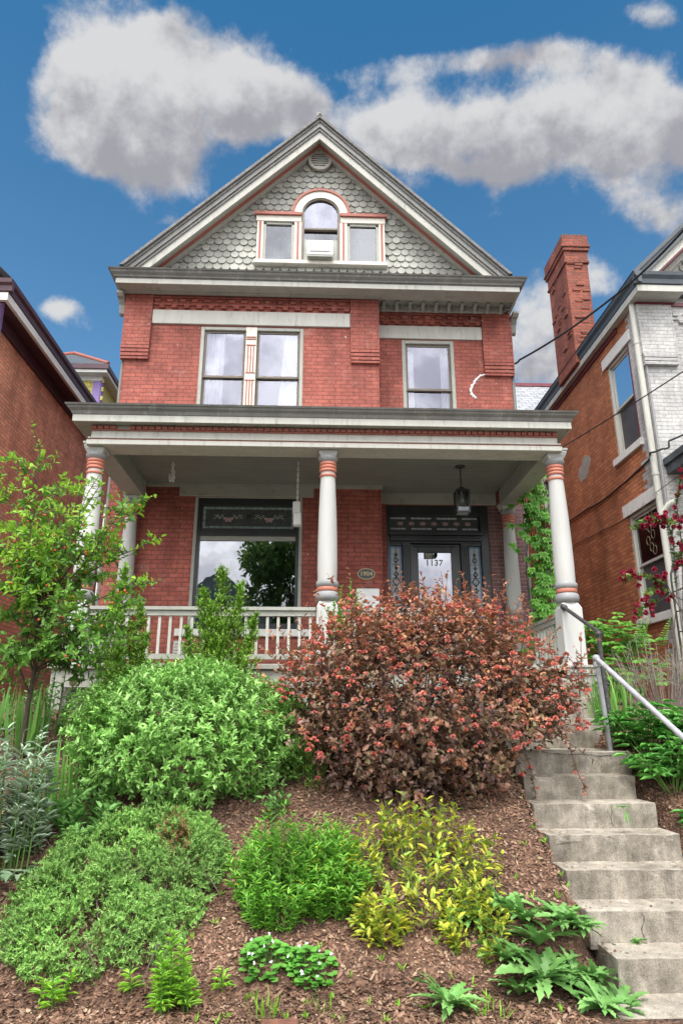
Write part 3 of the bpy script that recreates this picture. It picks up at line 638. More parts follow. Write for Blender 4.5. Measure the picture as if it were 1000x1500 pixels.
for k in range(n_):
    a0, a1 = math.pi*k/n_, math.pi*(k+1)/n_; r0, r1 = ro+.001, ro+.045
    PW.prism_xz([(cx+r0*math.cos(a0), cz+r0*math.sin(a0)), (cx+r1*math.cos(a0), cz+r1*math.sin(a0)), (cx+r1*math.cos(a1), cz+r1*math.sin(a1)), (cx+r0*math.cos(a1), cz+r0*math.sin(a1))][::-1], y0-.035, GY+.01)
PW.build('red_moulding', M['red_paint'], pal)
for xa, xb in ((-.985, -.435), (.495, 1.06)):
    PW = MB(); PW.box(xa, xa+.05, y0+.02, GY+.01, 9.172, 9.95); PW.box(xb-.05, xb, y0+.02, GY+.01, 9.172, 9.95); PW.box(xa+.05, xb-.05, y0+.02, GY+.01, 9.951, 10.0); PW.box(xa+.05, xb-.05, y0+.025, GY+.01, 9.172, 9.20)
    PW.build('side_sash', M['trim_mid'], pal)
for xa, xb in ((-.935, -.485), (.545, 1.01)):
    g = MB(); g.quad((xa, GY-.01, 9.2), (xb, GY-.01, 9.2), (xb, GY-.01, 9.95), (xa, GY-.01, 9.95)); g.build('pane', G_DARK, pal)
PW = MB(); PW.box(-.312, -.265, y0+.0, GY+.01, 9.172, 10.19); PW.box(.325, .372, y0+.0, GY+.01, 9.172, 10.19); PW.box(-.265, .325, y0-.005, GY+.01, 9.84, 9.875)
for k in range(n_):
    a0, a1 = math.pi*k/n_, math.pi*(k+1)/n_; r0, r1 = .305, .334
    PW.prism_xz([(cx+r0*math.cos(a0), cz+r0*math.sin(a0)), (cx+r1*math.cos(a0), cz+r1*math.sin(a0)), (cx+r1*math.cos(a1), cz+r1*math.sin(a1)), (cx+r0*math.cos(a1), cz+r0*math.sin(a1))][::-1], y0+.01, GY+.01)
PW.build('centre_sash', M['bronze'], pal)
g = MB(); ps = [(cx+.305*math.cos(math.pi*k/n_), cz+.305*math.sin(math.pi*k/n_)) for k in range(n_+1)]
g.add([(x_, GY-.012, z_) for x_, z_ in [(cx-.30, 9.86), (cx+.30, 9.86)]+ps], [tuple(range(len(ps)+2))]); g.build('pane', G_UP, pal)
g = MB(); g.quad((-.265, GY-.006, 9.172), (.325, GY-.006, 9.172), (.325, GY-.006, 9.84), (-.265, GY-.006, 9.84)); g.build('pane', G_DARK, pal)
# ================================================================== PORCH (parts of the house)
PX0, PX1, PY = -3.12, 3.33, 7.80
p_ = MB(); crown(p_, PX0, PX1, PY, YR, 5.27, [(0, 0), (.01, -.02), (.025, -.027), (.035, -.05), (.065, -.077), (.08, -.114), (.088, -.123)], 0); pc = p_.build('porch_cornice', M['gutter'], H)
p_ = MB(); crown(p_, PX0+.09, PX1-.09, PY+.09, YR, 5.146, [(0, 0), (0, -.085), (.02, -.085)], 0); p_.build('fascia', M['trim'], pc)
p_ = MB(); p_.box(PX0+.111, PX1-.111, PY+.111, YL-.003, 5.066, 5.08); p_.build('porch_soffit', M['trim_mid'], pc)
p_ = MB(); p_.add([(PX0+.005, PY+.005, 5.272), (PX1-.005, PY+.005, 5.272), (PX1-.005, YR, 5.75), (PX0+.005, YR, 5.75), (PX0+.005, YR, 5.16), (PX1-.005, YR, 5.16)], [(0, 1, 2, 3), (0, 3, 4), (1, 5, 2)]); p_.build('porch_roof', M['roof'], H)
# beams: front entablature and two side returns
BX0, BX1 = -2.93, 3.20; BY0, BY1 = 8.04, 8.34
e_ = MB(); e_.box(BX0+.10, BX1-.10, BY0, BY1, 4.905, 5.065); e_.box(BX0+.07, BX1-.07, BY0-.03, BY1-.001, 4.885, 4.9045-.0)
e_.box(BX0+.06, BX1-.06, BY0-.035, BY1+.02, 4.80, 4.8645)
ent = e_.build('porch_beam', M['trim'], H, .005)
e_ = MB(); e_.box(BX0+.09, BX1-.09, BY0-.012, BY1-.002, 4.8655, 4.8845); e_.build('red_fillet', M['red_paint'], ent)
e_ = MB(); n_ = 74; st = (BX1-BX0-.2)/n_
for k in range(n_):
    if 3 < k < 6: continue
    xx = BX0+.10+st*k; e_.box(xx+.006, xx+st-.012, BY0-.045, BY0-.001, 5.012, 5.05)
e_.box(BX0+.10, BX1-.10, BY0-.022, BY0-.0005, 4.996, 5.0115); e_.build('red_dentils', M['red_paint'], ent)
for xa, xb in ((-2.925, -2.645), (2.94, 3.22)):
    e_ = MB(); e_.box(xa, xb, BY1+.025, YL-.06 if xa < 0 else YR-.26, 4.80, 5.061); e_.build('side_beam', M['trim_mid'], ent, .006)
e_ = MB(); e_.box(-2.64, XS, BY1+.03, YL-.002, 5.0705, 5.0652); e_.box(XS+.001, 2.935, BY1+.03, YR-.002, 5.0705, 5.0652); e_.build('porch_ceiling', M['bead'], H)
e_ = MB(); e_.box(-2.64, XS+.02, YL-.05, YL-.003, 5.015, 5.0645); e_.box(XS+.021, 2.93, YR-.05, YR-.003, 5.115-.06, 5.0645); e_.box(XS+.021, 2.93, YR-.035, YR-.003, 5.0-.0, 5.054) if False else None
e_.box(-2.64, 2.93, BY1+.021, BY1+.06, 5.0, 5.0645); e_.build('ceiling_mould', M['trim_mid'], H)
# floor, skirt and lattice base
f_ = MB(); f_.box(-3.0, 3.28, 7.98, YR-.001, 2.06, 2.12); f_.build('porch_floor', M['trim_mid'], H, .006)
f_ = MB(); f_.box(-2.96, 1.9, 8.02, 8.08, 1.86, 2.059); f_.build('porch_skirt', M['trim_mid'], H)
f_ = MB()
for k in range(46):
    xx = -2.9+k*.1; f_.add([(xx, 8.06, 1.1), (xx+.03, 8.06, 1.1), (xx+.50, 8.06, 1.86), (xx+.47, 8.06, 1.86)], [(0, 1, 2, 3)]); f_.add([(xx+.47, 8.066, 1.1), (xx+.50, 8.066, 1.1), (xx+.03, 8.066, 1.86), (xx, 8.066, 1.86)], [(0, 1, 2, 3)])
for xx in (-2.96, -1.2, .3, 1.84): f_.box(xx, xx+.14, 8.0, 8.05, 1.0, 1.86)
f_.build('lattice', M['trim_mid'], H)
f_ = MB(); f_.box(-2.9, 3.2, 8.3, 8.4, .9, 2.05); f_.build('foundation_wall', M['mortar'], H)
# columns: turned shaft on a square pedestal
PZ = 2.121
def column(x, y, scale=1., name='column', z0=PZ, ped=True):
    s = MB(); b = 2.87 if ped else z0
    prof = [(.118, 3.13), (.122, 3.3), (.120, 3.6), (.112, 4.0), (.098, 4.35), (.092, 4.47), (.092, 4.62)]
    prof = [(.10, b)]+[(.10, 2.90)]*0+[(.118, 3.125)]*0+prof
    s.lathe([(r*scale, z) for r, z in prof], (x, y, 0), 28); col = s.build(name, M['column'], H)
    s = MB(); q = .143*scale
    s.box(x-q, x+q, y-q, y+q, 4.835, 4.865); s.box(x-q+.012, x+q-.012, y-q+.012, y+q-.012, 4.80, 4.8345); s.box(x-q+.02, x+q-.02, y-q+.02, y+q-.02, 4.775, 4.7995); 
    q2 = q-.022; s.add([(x-q2, y-q2, 4.774), (x+q2, y-q2, 4.774), (x+q2, y+q2, 4.774), (x-q2, y+q2, 4.774), (x-.085*scale, y-.085*scale, 4.71), (x+.085*scale, y-.085*scale, 4.71), (x+.085*scale, y+.085*scale, 4.71), (x-.085*scale, y+.085*scale, 4.71)], [(0, 1, 5, 4), (1, 2, 6, 5), (2, 3, 7, 6), (3, 0, 4, 7), (4, 5, 6, 7)])
    s.build('capital', M['column'], col, .004)
    s = MB(); s.lathe([(.093*scale, 4.66), (.12*scale, 4.685), (.13*scale, 4.715), (.122*scale, 4.745), (.10*scale, 4.765)], (x, y, 0), 28)
    s.build('grey_ring', M['ring_grey'], col); s = MB(); s.lathe([(.119*scale, 3.045), (.134*scale, 3.06), (.138*scale, 3.085), (.134*scale, 3.11), (.119*scale, 3.125)], (x, y, 0), 28)
    s.lathe([(.10*scale, 2.875), (.137*scale, 2.885), (.146*scale, 2.93), (.138*scale, 2.975), (.12*scale, 2.99)], (x, y, 0), 28); s.build('grey_ring', M['ring_grey'], col)
    s = MB()
    for z in (4.545, 4.59, 4.635): s.lathe([(.092*scale, z-.024), (.106*scale, z-.018), (.112*scale, z), (.106*scale, z+.018), (.092*scale, z+.024)], (x, y, 0), 28)
    s.lathe([(.094*scale, 4.455), (.107*scale, 4.465), (.107*scale, 4.485), (.094*scale, 4.495)], (x, y, 0), 28)
    s.build('salmon_ring', M['salmon'], col); s = MB(); s.lathe([(.12*scale, 2.992), (.131*scale, 3.0), (.126*scale, 3.02), (.131*scale, 3.035), (.12*scale, 3.044)], (x, y, 0), 28); s.build('salmon_ring', M['salmon'], col)
    if ped:
        s = MB(); q = .128; s.prism_xy([(x-q, y-q), (x+q, y-q), (x+q, y+q), (x-q, y+q)], z0, 2.80)
        t = q-.035; s.add([(x-q, y-q, 2.80), (x+q, y-q, 2.80), (x+q, y+q, 2.80), (x-q, y+q, 2.80), (x-t, y-t, 2.874), (x+t, y-t, 2.874), (x+t, y+t, 2.874), (x-t, y+t, 2.874)], [(0, 1, 5, 4), (1, 2, 6, 5), (2, 3, 7, 6), (3, 0, 4, 7), (4, 5, 6, 7)])
        s.build('pedestal', M['column'], col, .01)
    return col
c0 = column(0, 8.2)
for k, x in enumerate((-2.785, .148, 3.085)):
    c = c0 if k == 0 else copy_tree(c0, H)
    c.location = (x, 0, 0)
c1 = column(0, 0, .95, ped=False)
for k, (x, y) in enumerate(((-2.82, 10.12), (3.085, 10.42))):
    c = c1 if k == 0 else copy_tree(c1, H)
    c.location = (x, y, 0)
# front and side balustrades
def balustrade(p0, p1, name, n):
    p0 = Vector(p0); p1 = Vector(p1); d = (p1-p0); L = d.length; d.normalize(); s = Vector((-d.y, d.x, 0))
    def bar(mb, a, b, hw, z0, z1):
        A = p0+d*a; B = p0+d*b
        mb.prism_xy([tuple((A-s*hw)[:2]), tuple((B-s*hw)[:2]), tuple((B+s*hw)[:2]), tuple((A+s*hw)[:2])] if True else [], z0, z1)
    r_ = MB(); bar(r_, 0, L, .055, 2.755, 2.795); bar(r_, 0, L, .032, 2.69, 2.754); bar(r_, 0, L, .035, 2.185, 2.245)
    r = r_.build('railing', M['trim_mid'], H, .006)
    b_ = MB(); bar(b_, -.016, .016, .016, 2.246, 2.689); bl = b_.build('baluster', M['trim'], r)
    for k in range(n):
        c = bl if k == 0 else bl.copy()
        if k: COL.objects.link(c); c.parent = r; ORG[c] = ORG[r]
        q = d*(L*(k+.5)/n); c.location = (q.x, q.y, 0)
    return r
balustrade((-2.65, 8.17, 0), (.012, 8.17, 0), 'railing', 21)
balustrade((.285, 8.17, 0), (1.75, 8.17, 0), 'railing', 12)
balustrade((3.1, 8.35, 0), (3.1, 10.3, 0), 'railing', 15)
balustrade((-2.8, 8.35, 0), (-2.8, 10.0, 0), 'railing', 13)
# carved stone pier under the right column
s = MB(); s.box(2.93, 3.26, 7.96, 8.36, 1.2, 2.0); s.box(2.91, 3.28, 7.94, 7.979, 2.0, 2.115); s.box(2.90, 3.285, 7.92, 7.9385, 2.085, 2.115)
for k in range(7): s.box(2.935+k*.048, 2.965+k*.048, 7.925, 7.9385, 2.02, 2.06)
for k in range(3): s.tube([(3.0+k*.1, 7.95, 1.9), (3.03+k*.1, 7.94, 1.94), (3.06+k*.1, 7.945, 1.9), (3.03+k*.1, 7.95, 1.86), (3.0+k*.1, 7.95, 1.9)], .014, 5)
s.build('stone_pier', M['stone'], H, .008)

# ---- things on and about the porch
def curtain(x0, x1, z0, z1, Y, mat, label, flare=0, folds=7, ink=None):
    mb = MB(); n = folds*8; m = 8; vs = []
    for j in range(m+1):
        t = j/m; z = z0+(z1-z0)*t
        for i in range(n+1):
            u = i/n; sh = flare*(1-t)
            x = x0+(x1-x0)*u+sh*u*(1 if flare > 0 else 0)+(flare*(1-t)*(1-u) if flare < 0 else 0)
            vs.append((x, Y+.028*math.sin(u*folds*2*math.pi)+.01*math.sin(u*folds*4.4+3*t), z))
    fs = [(j*(n+1)+i, j*(n+1)+i+1, (j+1)*(n+1)+i+1, (j+1)*(n+1)+i) for j in range(m) for i in range(n)]
    mb.add(vs, fs, True); o = mb.build('curtain', mat); return top(o, label, 'curtain', 'curtains behind the house windows')
curtain(-1.89, -1.58, 6.13, 7.84, 10.395, M['cloth'], 'white pleated curtain at the left edge of the upstairs double window', folds=5)
curtain(-.56, -.32, 6.13, 7.84, 10.395, M['cloth'], 'white pleated curtain at the right edge of the upstairs double window', flare=-.12, folds=4)
curtain(1.54, 1.70, 6.13, 7.82, 10.79, M['cloth'], 'narrow white curtain at the left side of the upstairs single window', folds=3)
curtain(2.18, 2.33, 6.13, 7.82, 10.79, M['cloth'], 'narrow white curtain at the right side of the upstairs single window', folds=3)
curtain(-.96, -.45, 9.15, 9.80, 10.36, M['lace'], 'grey lace curtain in the left attic window beside the air conditioner', folds=4)
curtain(.53, 1.04, 9.15, 9.80, 10.36, M['lace'], 'grey lace curtain in the right attic window beside the air conditioner', folds=4)
# air conditioner in the attic window
A = thing('air_conditioner', (.025, 10.05, 9.172), 'white window air conditioner sticking out of the arched attic window', 'air conditioner')
s = MB(); x0, x1, z0, z1 = -.205, .248, 9.20, 9.50; s.box(x0, x1, 9.98, 10.24, z0, z1); cs = s.build('casing', M['white_plastic'], A, .015, seg=2)
s = MB(); s.box(x0+.045, x1-.055, 9.9735, 9.979, z0+.06, z1-.04); g0 = s.build('grille', M['mortar'], A)
s = MB()
for k in range(12): s.box(x0+.05, x1-.06, 9.966, 9.973, z0+.066+k*.0162, z0+.074+k*.0162)
s.build('fins', M['white_plastic'], g0)
s = MB(); s.box(x0+.01, x1-.01, 9.99, 10.085, 9.172, z0-.002); s.build('drip_tray', M['trim_mid'], A)
for xa, xb in ((-.262, x0-.002), (x1+.002, .322)): s = MB(); s.box(xa, xb, 10.15, 10.17, 9.19, 9.64); s.build('side_panel', M['trim_mid'], A)
# lantern
LN = thing('porch_lantern', (2.10, 9.3, 4.32), 'black glass box lantern hanging from the porch ceiling by the front door', 'lantern')
s = MB(); s.lathe([(.005, 5.069), (.075, 5.068), (.075, 5.05), (.02, 5.035), (.008, 5.03)], (2.1, 9.3, 0), 16); s.build('canopy', M['black'], LN)
s = MB(); s.tube([(2.1, 9.3, 5.04), (2.1, 9.3, 4.72)], .009, 8); s.build('rod', M['black'], LN)
s = MB(); q = .088; x, y = 2.10, 9.3
for dx in (-q, q):
    for dy in (-q, q): s.box(x+dx-.011, x+dx+.011, y+dy-.011, y+dy+.011, 4.36, 4.66)
for zz in (4.34, 4.66):
    s.box(x-q-.011, x+q+.011, y-q-.011, y-q+.011, zz, zz+.02); s.box(x-q-.011, x+q+.011, y+q-.011, y+q+.011, zz, zz+.02); s.box(x-q-.011, x-q+.011, y-q+.011, y+q-.011, zz, zz+.02); s.box(x+q-.011, x+q+.011, y-q+.011, y+q-.011, zz, zz+.02)
s.box(x-.07, x+.07, y-.07, y+.07, 4.6805, 4.70); s.box(x-.04, x+.04, y-.04, y+.04, 4.7005, 4.73); s.build('frame', M['black'], LN)
s = MB()
for a0 in ((-q, -q, q, -q), (q, -q, q, q), (q, q, -q, q), (-q, q, -q, -q)): s.quad((x+a0[0], y+a0[1], 4.362), (x+a0[2], y+a0[3], 4.362), (x+a0[2], y+a0[3], 4.658), (x+a0[0], y+a0[1], 4.658))
s.build('glass', G_DARK, LN)
s = MB(); s.tube([(x, y, 4.68), (x, y, 4.60)], .018, 8); s.ball((x, y, 4.545), .035, 10, 8, (.8, .8, 1.4)); s.build('bulb', M['white_plastic'], LN)
s = MB(); s.box(x-q+.012, x+q-.012, y-q+.012, y+q-.012, 4.341, 4.352); s.build('base_plate', M['ring_grey'], LN)
# swing chains
def chain(mb, x, y, z0, z1, r=.017, lk=.06):
    n = int((z1-z0)/(lk*.72)); 
    for k in range(n):
        zc = z1-lk*.5-k*lk*.72; a = (k % 2)*math.pi/2; ps = []
        for j in range(9):
            t = 2*math.pi*j/8; ps.append((x+math.cos(a)*r*math.cos(t), y+math.sin(a)*r*math.cos(t), zc+lk*.5*math.sin(t)))
        mb.tube(ps, .0075, 5, False)
s = MB(); s.tube([(-2.04, 9.2, 5.069), (-2.04, 9.2, 5.0), (-2.03, 9.2, 4.99)], .006, 6); chain(s, -2.04, 9.2, 4.74, 5.02)
for dx, dz in ((-.03, 0), (.025, -.02), (-.015, -.06), (.02, .05)): chain(s, -2.04+dx, 9.19, 4.735+dz*.5, 4.85+dz, .014)
top(s.build('swing_chain', M['chain']), 'short knotted silver chain hanging alone from the porch ceiling', 'chain')
s = MB(); chain(s, -.262, 9.2, 4.44, 5.069, .011)
top(s.build('swing_chain', M['chain']), 'long chain hanging beside the middle column with a white block on its end', 'chain')
s = MB(); x = -.265; s.box(x-.06, x+.045, 9.14, 9.26, 4.28, 4.445); s.box(x-.05, x+.06, 9.13, 9.25, 4.10, 4.2795); s.box(x-.03, x+.03, 9.15, 9.24, 4.445, 4.46)
top(s.build('wooden_block', M['trim_white'], None, .008), 'white wooden block hanging from a chain in front of the parlour window', 'block')
# oval date plaque
pq = thing('date_plaque', (.778, 10.24, 3.55), 'small black oval wall plaque reading 1904 with a brass rim', 'plaque')
def oval(mb, cx, cz, a, b, y0, y1, n=32): mb.prism_xz([(cx+a*math.cos(2*math.pi*k/n), cz+b*math.sin(2*math.pi*k/n)) for k in range(n)], y0, y1)
s = MB(); oval(s, .778, 3.645, .135, .087, 10.23, 10.248); s.build('rim', M['gold'], pq)
s = MB(); oval(s, .778, 3.645, .122, .075, 10.224, 10.2295); s.build('plate', M['black'], pq)
text('1904', .092, (.778, 10.222, 3.645), M['gold'], 'date_numerals', pq, .003, sx=1.05)
# white box on the porch ledge
s = MB(); s.box(.61, .95, 9.95, 10.2, 3.02, 3.37); bx = s.build('shipping_box', M['white_plastic'], None, .012)
s = MB()
bt = thing('side_table', (.78, 10.05, 2.121), 'small grey porch table carrying a white box', 'table')
s.box(.55, 1.0, 9.9, 10.22, 2.97, 3.018); s.build('table_top', M['trim_mid'], bt, .008)
for xx in (.58, .95):
    for y_ in (9.93, 10.17): s = MB(); s.box(xx, xx+.03, y_, y_+.03, 2.121, 2.969); s.build('leg', M['trim_mid'], bt)
top(bx, 'plain white box standing on the porch under the oval plaque', 'box')
# white downspout on the left flank of the house
s = MB(); s.box(-3.315, -3.245, 10.36, 10.42, 3.3, 4.75); s.box(-3.32, -3.24, 10.355, 10.425, 4.2, 4.23); s.box(-3.32, -3.24, 10.355, 10.425, 3.6, 3.63)
top(s.build('white_downspout', M['white_plastic'], None, .008), 'white square downspout behind the left porch column', 'downspout')
# ================================================================== GROUND, STEPS, RAILS
def gz_(Y):
    if Y < 4.5: return -.02
    if Y < 4.62: return -.02+(Y-4.5)*.75
    if Y < 6.35: return .07+.62*(Y-4.62)
    if Y < 8: return 1.143+(Y-6.35)*.28
    return min(1.605+(Y-8)*.06, 1.8)
def gnd(x, Y):
    z = gz_(Y)
    if 4.3 < Y < 9: z += .035*mnoise.noise((x*1.7, Y*1.7, 0))+.012*mnoise.noise((x*7, Y*7, 3))
    if 1.68 < x < 2.9 and Y > 4.2: z -= .18*min(1, (x-1.68)/.08)*min(1, (2.9-x)/.15)     # trench the steps sit in
    if 1.2 < x <= 1.72 and Y > 4.7: z += .13*min(1, (x-1.2)/.40)
    if x > 2.7 and Y > 4.5: z += min(.05, (x-2.7)*.2)
    return z
def grd(px, py):
    d = ray(px, py); t = 3.
    while t < 30:
        p = EYE+d*t
        if p.z < gnd(p.x, p.y): return p
        t += .01
    return EYE+d*6
xs = list(np.arange(-70, -5, 5))+list(np.arange(-5, 5.01, .07))+list(np.arange(5.5, 71, 5))
ys = list(np.arange(4.02, 8.6, .06))+list(np.arange(8.8, 14, .5))+list(np.arange(15, 121, 7))
vs = [(x, y, gnd(x, y)) for y in ys for x in xs]; nx = len(xs)
vs = [(v[0], v[1], v[2] if v[1] > 4.2 else v[2]) for v in vs]
gm = MB(); gm.add(vs, [(j*nx+i, j*nx+i+1, (j+1)*nx+i+1, (j+1)*nx+i) for j in range(len(ys)-1) for i in range(nx-1)], True)
def m_mulch():
    m, nt, b = newmat('bark mulch and soil'); L = nt.links.new; pos = coords(nt)
    v = nd(nt, 'ShaderNodeTexVoronoi'); v.inputs['Scale'].default_value = 55; L(pos, v.inputs['Vector'])
    r = ramp(nt, [(0, (.06, .034, .021)), (.5, (.13, .068, .042)), (1, (.24, .135, .085))]); sp = nd(nt, 'ShaderNodeSeparateColor'); L(v.outputs['Color'], sp.inputs[0]); L(sp.outputs[0], r.inputs[0])
    n = noise(nt, pos, 3, 6, .7); r2 = ramp(nt, [(.3, .5), (.7, 1.15)]); L(n.outputs['Fac'], r2.inputs[0]); mm = mixc(nt, 'MULTIPLY', 1); L(r.outputs[0], mm.inputs[6]); L(r2.outputs[0], mm.inputs[7])
    L(mm.outputs[2], b.inputs['Base Color']); b.inputs['Roughness'].default_value = .95
    bp = nd(nt, 'ShaderNodeBump'); bp.inputs['Strength'].default_value = 1; bp.inputs['Distance'].default_value = .02; L(v.outputs['Distance'], bp.inputs['Height']); L(bp.outputs[0], b.inputs['Normal']); return m
M['mulch'] = m_mulch()
tag(gm.build('ground', M['mulch']), kind='structure')
# bark chips: nobody could count them
n = 95000
X = rng.uniform(-3.2, 3.4, n); Yc = 4.12+rng.uniform(0, 1, n)**1.35*3.6
keep = ~((X > 1.72) & (X < 2.72) & (Yc > 4.0) & (Yc < 7.4)); X = X[keep]; Yc = Yc[keep]; n = len(X)
keep = ~((X > 1.35+.2*rng.random(n)) & (Yc < 4.5)); X = X[keep]; Yc = Yc[keep]; n = len(X)
Z = np.array([gnd(a, b) for a, b in zip(X, Yc)])+rng.uniform(.001, .016, n)
slope = np.where((Yc > 4.6) & (Yc < 6.35), .62, np.where(Yc >= 6.35, .28, 0))
N_ = norm(np.stack([rng.normal(0, .35, n), -slope+rng.normal(0, .35, n), np.ones(n)], 1)); D_ = rdir(n); D_ = norm(D_-N_*(D_*N_).sum(1, keepdims=True))
lv = Leaves(); sz = rng.gamma(3, .0060, n)+.008
fib = rng.random(n) < .10; sz = np.where(fib, sz*1.7, sz*rng.uniform(.55, 1.15, n))
lv.add(np.stack([X, Yc, Z], 1)-D_*sz[:, None]*.5, D_, N_, sz, np.minimum(sz*.24, .009)*rng.uniform(.6, 1.5, n), fold=-.25, droop=.04, wide=.33)
M['chip'] = leafmat('bark chip', [(.058, .031, .020), (.125, .067, .042), (.19, .108, .070), (.26, .160, .108), (.085, .046, .030), (.155, .087, .056), (.38, .28, .19)], rough=.85, trans=0, spec=.2)
for k in range(330):
    i = random.randint(0, 6); y = 4.55+.29*i+random.uniform(.03, .27)+(random.random()*.5 if i == 6 else 0); x = random.choice([1.80+random.gauss(0, .06), 2.62+random.gauss(0, .08), random.uniform(1.8, 2.65)]); a = random.uniform(0, 6.28); q = random.uniform(.012, .035)
    lv.add(np.array([[x, y, .16+.18*i+.007]]), np.array([[math.cos(a), math.sin(a), random.gauss(0, .1)]]), np.array([[0, 0, 1.]]), q, q*.25, fold=-.2, droop=.05)
tag(lv.build('mulch', M['chip']), kind='stuff')
# sidewalk, kerb, road
s = MB(); s.box(-70, 70, 2.2, 4.03, -.25, -.03); tag(s.build('sidewalk', M['concrete']), kind='structure')
s = MB(); s.box(1.5, 3.6, 4.034, 4.60, -.25, -.021); tag(s.build('path', M['concrete'], None, .01), kind='structure')
s = MB(); s.box(-70, 70, 2.04, 2.196, -.3, -.034); tag(s.build('kerb', M['concrete']), kind='structure')
s = MB(); s.quad((-70, -9, -.17), (70, -9, -.17), (70, 2.04, -.17), (-70, 2.04, -.17)); tag(s.build('road', M['asphalt']), kind='structure')
s = MB(); s.quad((-70, -120, -.02), (70, -120, -.02), (70, -9, -.02), (-70, -9, -.02)); tag(s.build('ground', M['mulch']), kind='structure')
# concrete steps, each a worn block
ST = thing('concrete_steps', (2.22, 4.55, -.02), 'worn concrete garden steps climbing the bank to the porch', 'steps')
def block(x0, x1, y0, y1, z0, z1, seed):
    bm = bmesh.new(); nx_, ny_, nz_ = 26, 8, 7
    bmesh.ops.create_cube(bm, size=1)
    bmesh.ops.bevel(bm, geom=bm.edges[:], offset=.022, segments=2, affect='EDGES', profile=.6)
    for v in bm.verts: v.co = Vector((x0+(v.co.x+.5)*(x1-x0), y0+(v.co.y+.5)*(y1-y0), z0+(v.co.z+.5)*(z1-z0)))
    bmesh.ops.bisect_plane
    for k in range(1, 20):
        g = bm.verts[:]+bm.edges[:]+bm.faces[:]; bmesh.ops.bisect_plane(bm, geom=g, plane_co=(x0+(x1-x0)*k/20, 0, 0), plane_no=(1, 0, 0))
    for k in range(1, 5):
        g = bm.verts[:]+bm.edges[:]+bm.faces[:]; bmesh.ops.bisect_plane(bm, geom=g, plane_co=(0, 0, z0+(z1-z0)*k/5), plane_no=(0, 0, 1))
    for v in bm.verts:
        p = v.co; e = (abs(p.y-y0) < .02) and (p.z > z1-.02)
        d = Vector((mnoise.noise(p*6+Vector((seed, 0, 0))), mnoise.noise(p*6+Vector((0, seed, 9))), mnoise.noise(p*6+Vector((5, 5, seed)))))*.006
        if e and mnoise.noise(Vector((p.x*9, seed*3.3, 1))) > .32: d += Vector((0, .014, -.012))
        v.co += d
    mb = MB(); bm.verts.ensure_lookup_table(); bm.normal_update(); mb.add([v.co[:] for v in bm.verts], [[v.index for v in f.verts] for f in bm.faces]); mb.m = [0 if f.normal.z > .5 else 1 for f in bm.faces]; bm.free(); return mb  # upward faces take plain concrete, all others the one with painted shade
lefts = [1.80, 1.755, 1.74, 1.73, 1.725, 1.745, 1.78]; rights = [2.78, 2.76, 2.74, 2.715, 2.70, 2.685, 2.675]
for i in range(7):
    Y0 = 4.55+.29*i; zt = .16+.18*i
    if i == 6: mb = block(1.76, 2.80, Y0, 7.16, 1.0, zt, i)
    else: mb = block(lefts[i], rights[i], Y0, Y0+.40, zt-.22, zt, i)
    mb.build('step', [M['concrete'], M['concrete_shaded']], ST)
for i, (Y0, zt, xr) in enumerate(((7.1, 1.52, 3.0), (7.38, 1.74, 2.98), (7.66, 1.95, 2.92))):
    block(1.85, xr, Y0, Y0+.40, zt-.30, zt, 20+i).build('step', [M['concrete'], M['concrete_shaded']], ST)
# hairline cracks and a chipped joint in the blocks
M['crack'] = plain('dark crack', (.11, .10, .085), var=.2)
for pts in ([(2.33, .86), (2.34, .82), (2.325, .77), (2.335, .71)], [(2.02, 1.235), (2.2, 1.215), (2.33, 1.222), (2.52, 1.205), (2.66, 1.21)], [(2.1, .33), (2.12, .29), (2.09, .24), (2.11, .17)], [(1.78, .64), (1.9, .655), (2.0, .648)]):
    i = int(round((max(q[1] for q in pts)-.16)/.18+.35)); i = min(6, max(0, i)); Y0 = 4.55+.29*i-.0045
    s = MB(); qq = []
    for a_, b_ in zip(pts, pts[1:]):
        for k in range(4): t = k/4; qq.append((a_[0]+(b_[0]-a_[0])*t+random.gauss(0, .003), Y0, a_[1]+(b_[1]-a_[1])*t+random.gauss(0, .003)))
    s.tube(qq, [random.uniform(.001, .0035) for _ in qq], 5); s.build('crack', M['crack'], ST)
# handrails
hr = thing('pipe_handrail', (2.69, 6.45, 1.24), 'pale grey pipe handrail down the right side of the concrete steps', 'handrail')
a = Vector((2.69, 6.45, 1.22)); t_ = Vector((2.64, 6.43, 2.06)); e_ = Vector((2.83, 4.75, 1.06))
s = MB(); s.tube([a, t_-Vector((0, 0, .02))], .022, 12); s.build('post', M['pipe'], hr)
s = MB(); s.tube([t_, e_], .0225, 12); s.tube([e_, e_+Vector((.02, -.08, -.12)), e_+Vector((.02, -.08, -.9))], .027, 12); s.build('rail', M['pipe'], hr)
s = MB(); s.ball(t_, .036, 12, 8); s.tube([t_-Vector((0, 0, .075)), t_-Vector((0, 0, .03))], .033, 12); s.build('elbow_fitting', M['pipe'], hr)
hb = thing('iron_handrail', (2.98, 7.0, 1.3), 'rusty black iron handrail from the porch pedestal to a short post', 'handrail')
p0 = at(826, 890, 8.04); p1 = at(876, 929, 7.05); p2 = Vector((2.98, 7.05, 1.24))
s = MB(); s.tube([p0, p1+Vector((.02, -.03, -.005))], .022, 10); s.build('rail', M['iron'], hb)
s = MB(); s.tube([p1, p1+Vector((0, 0, -.2)), p2], .024, 10); s.build('post', M['iron'], hb)
s = MB(); s.ball(p1, .036, 10, 8); s.build('fitting', M['iron'], hb); s = MB(); s.ball(p0, .04, 10, 8); s.tube([p0, p0+Vector((0, .05, .02))], .035, 10); s.build('fitting', M['iron'], hb)
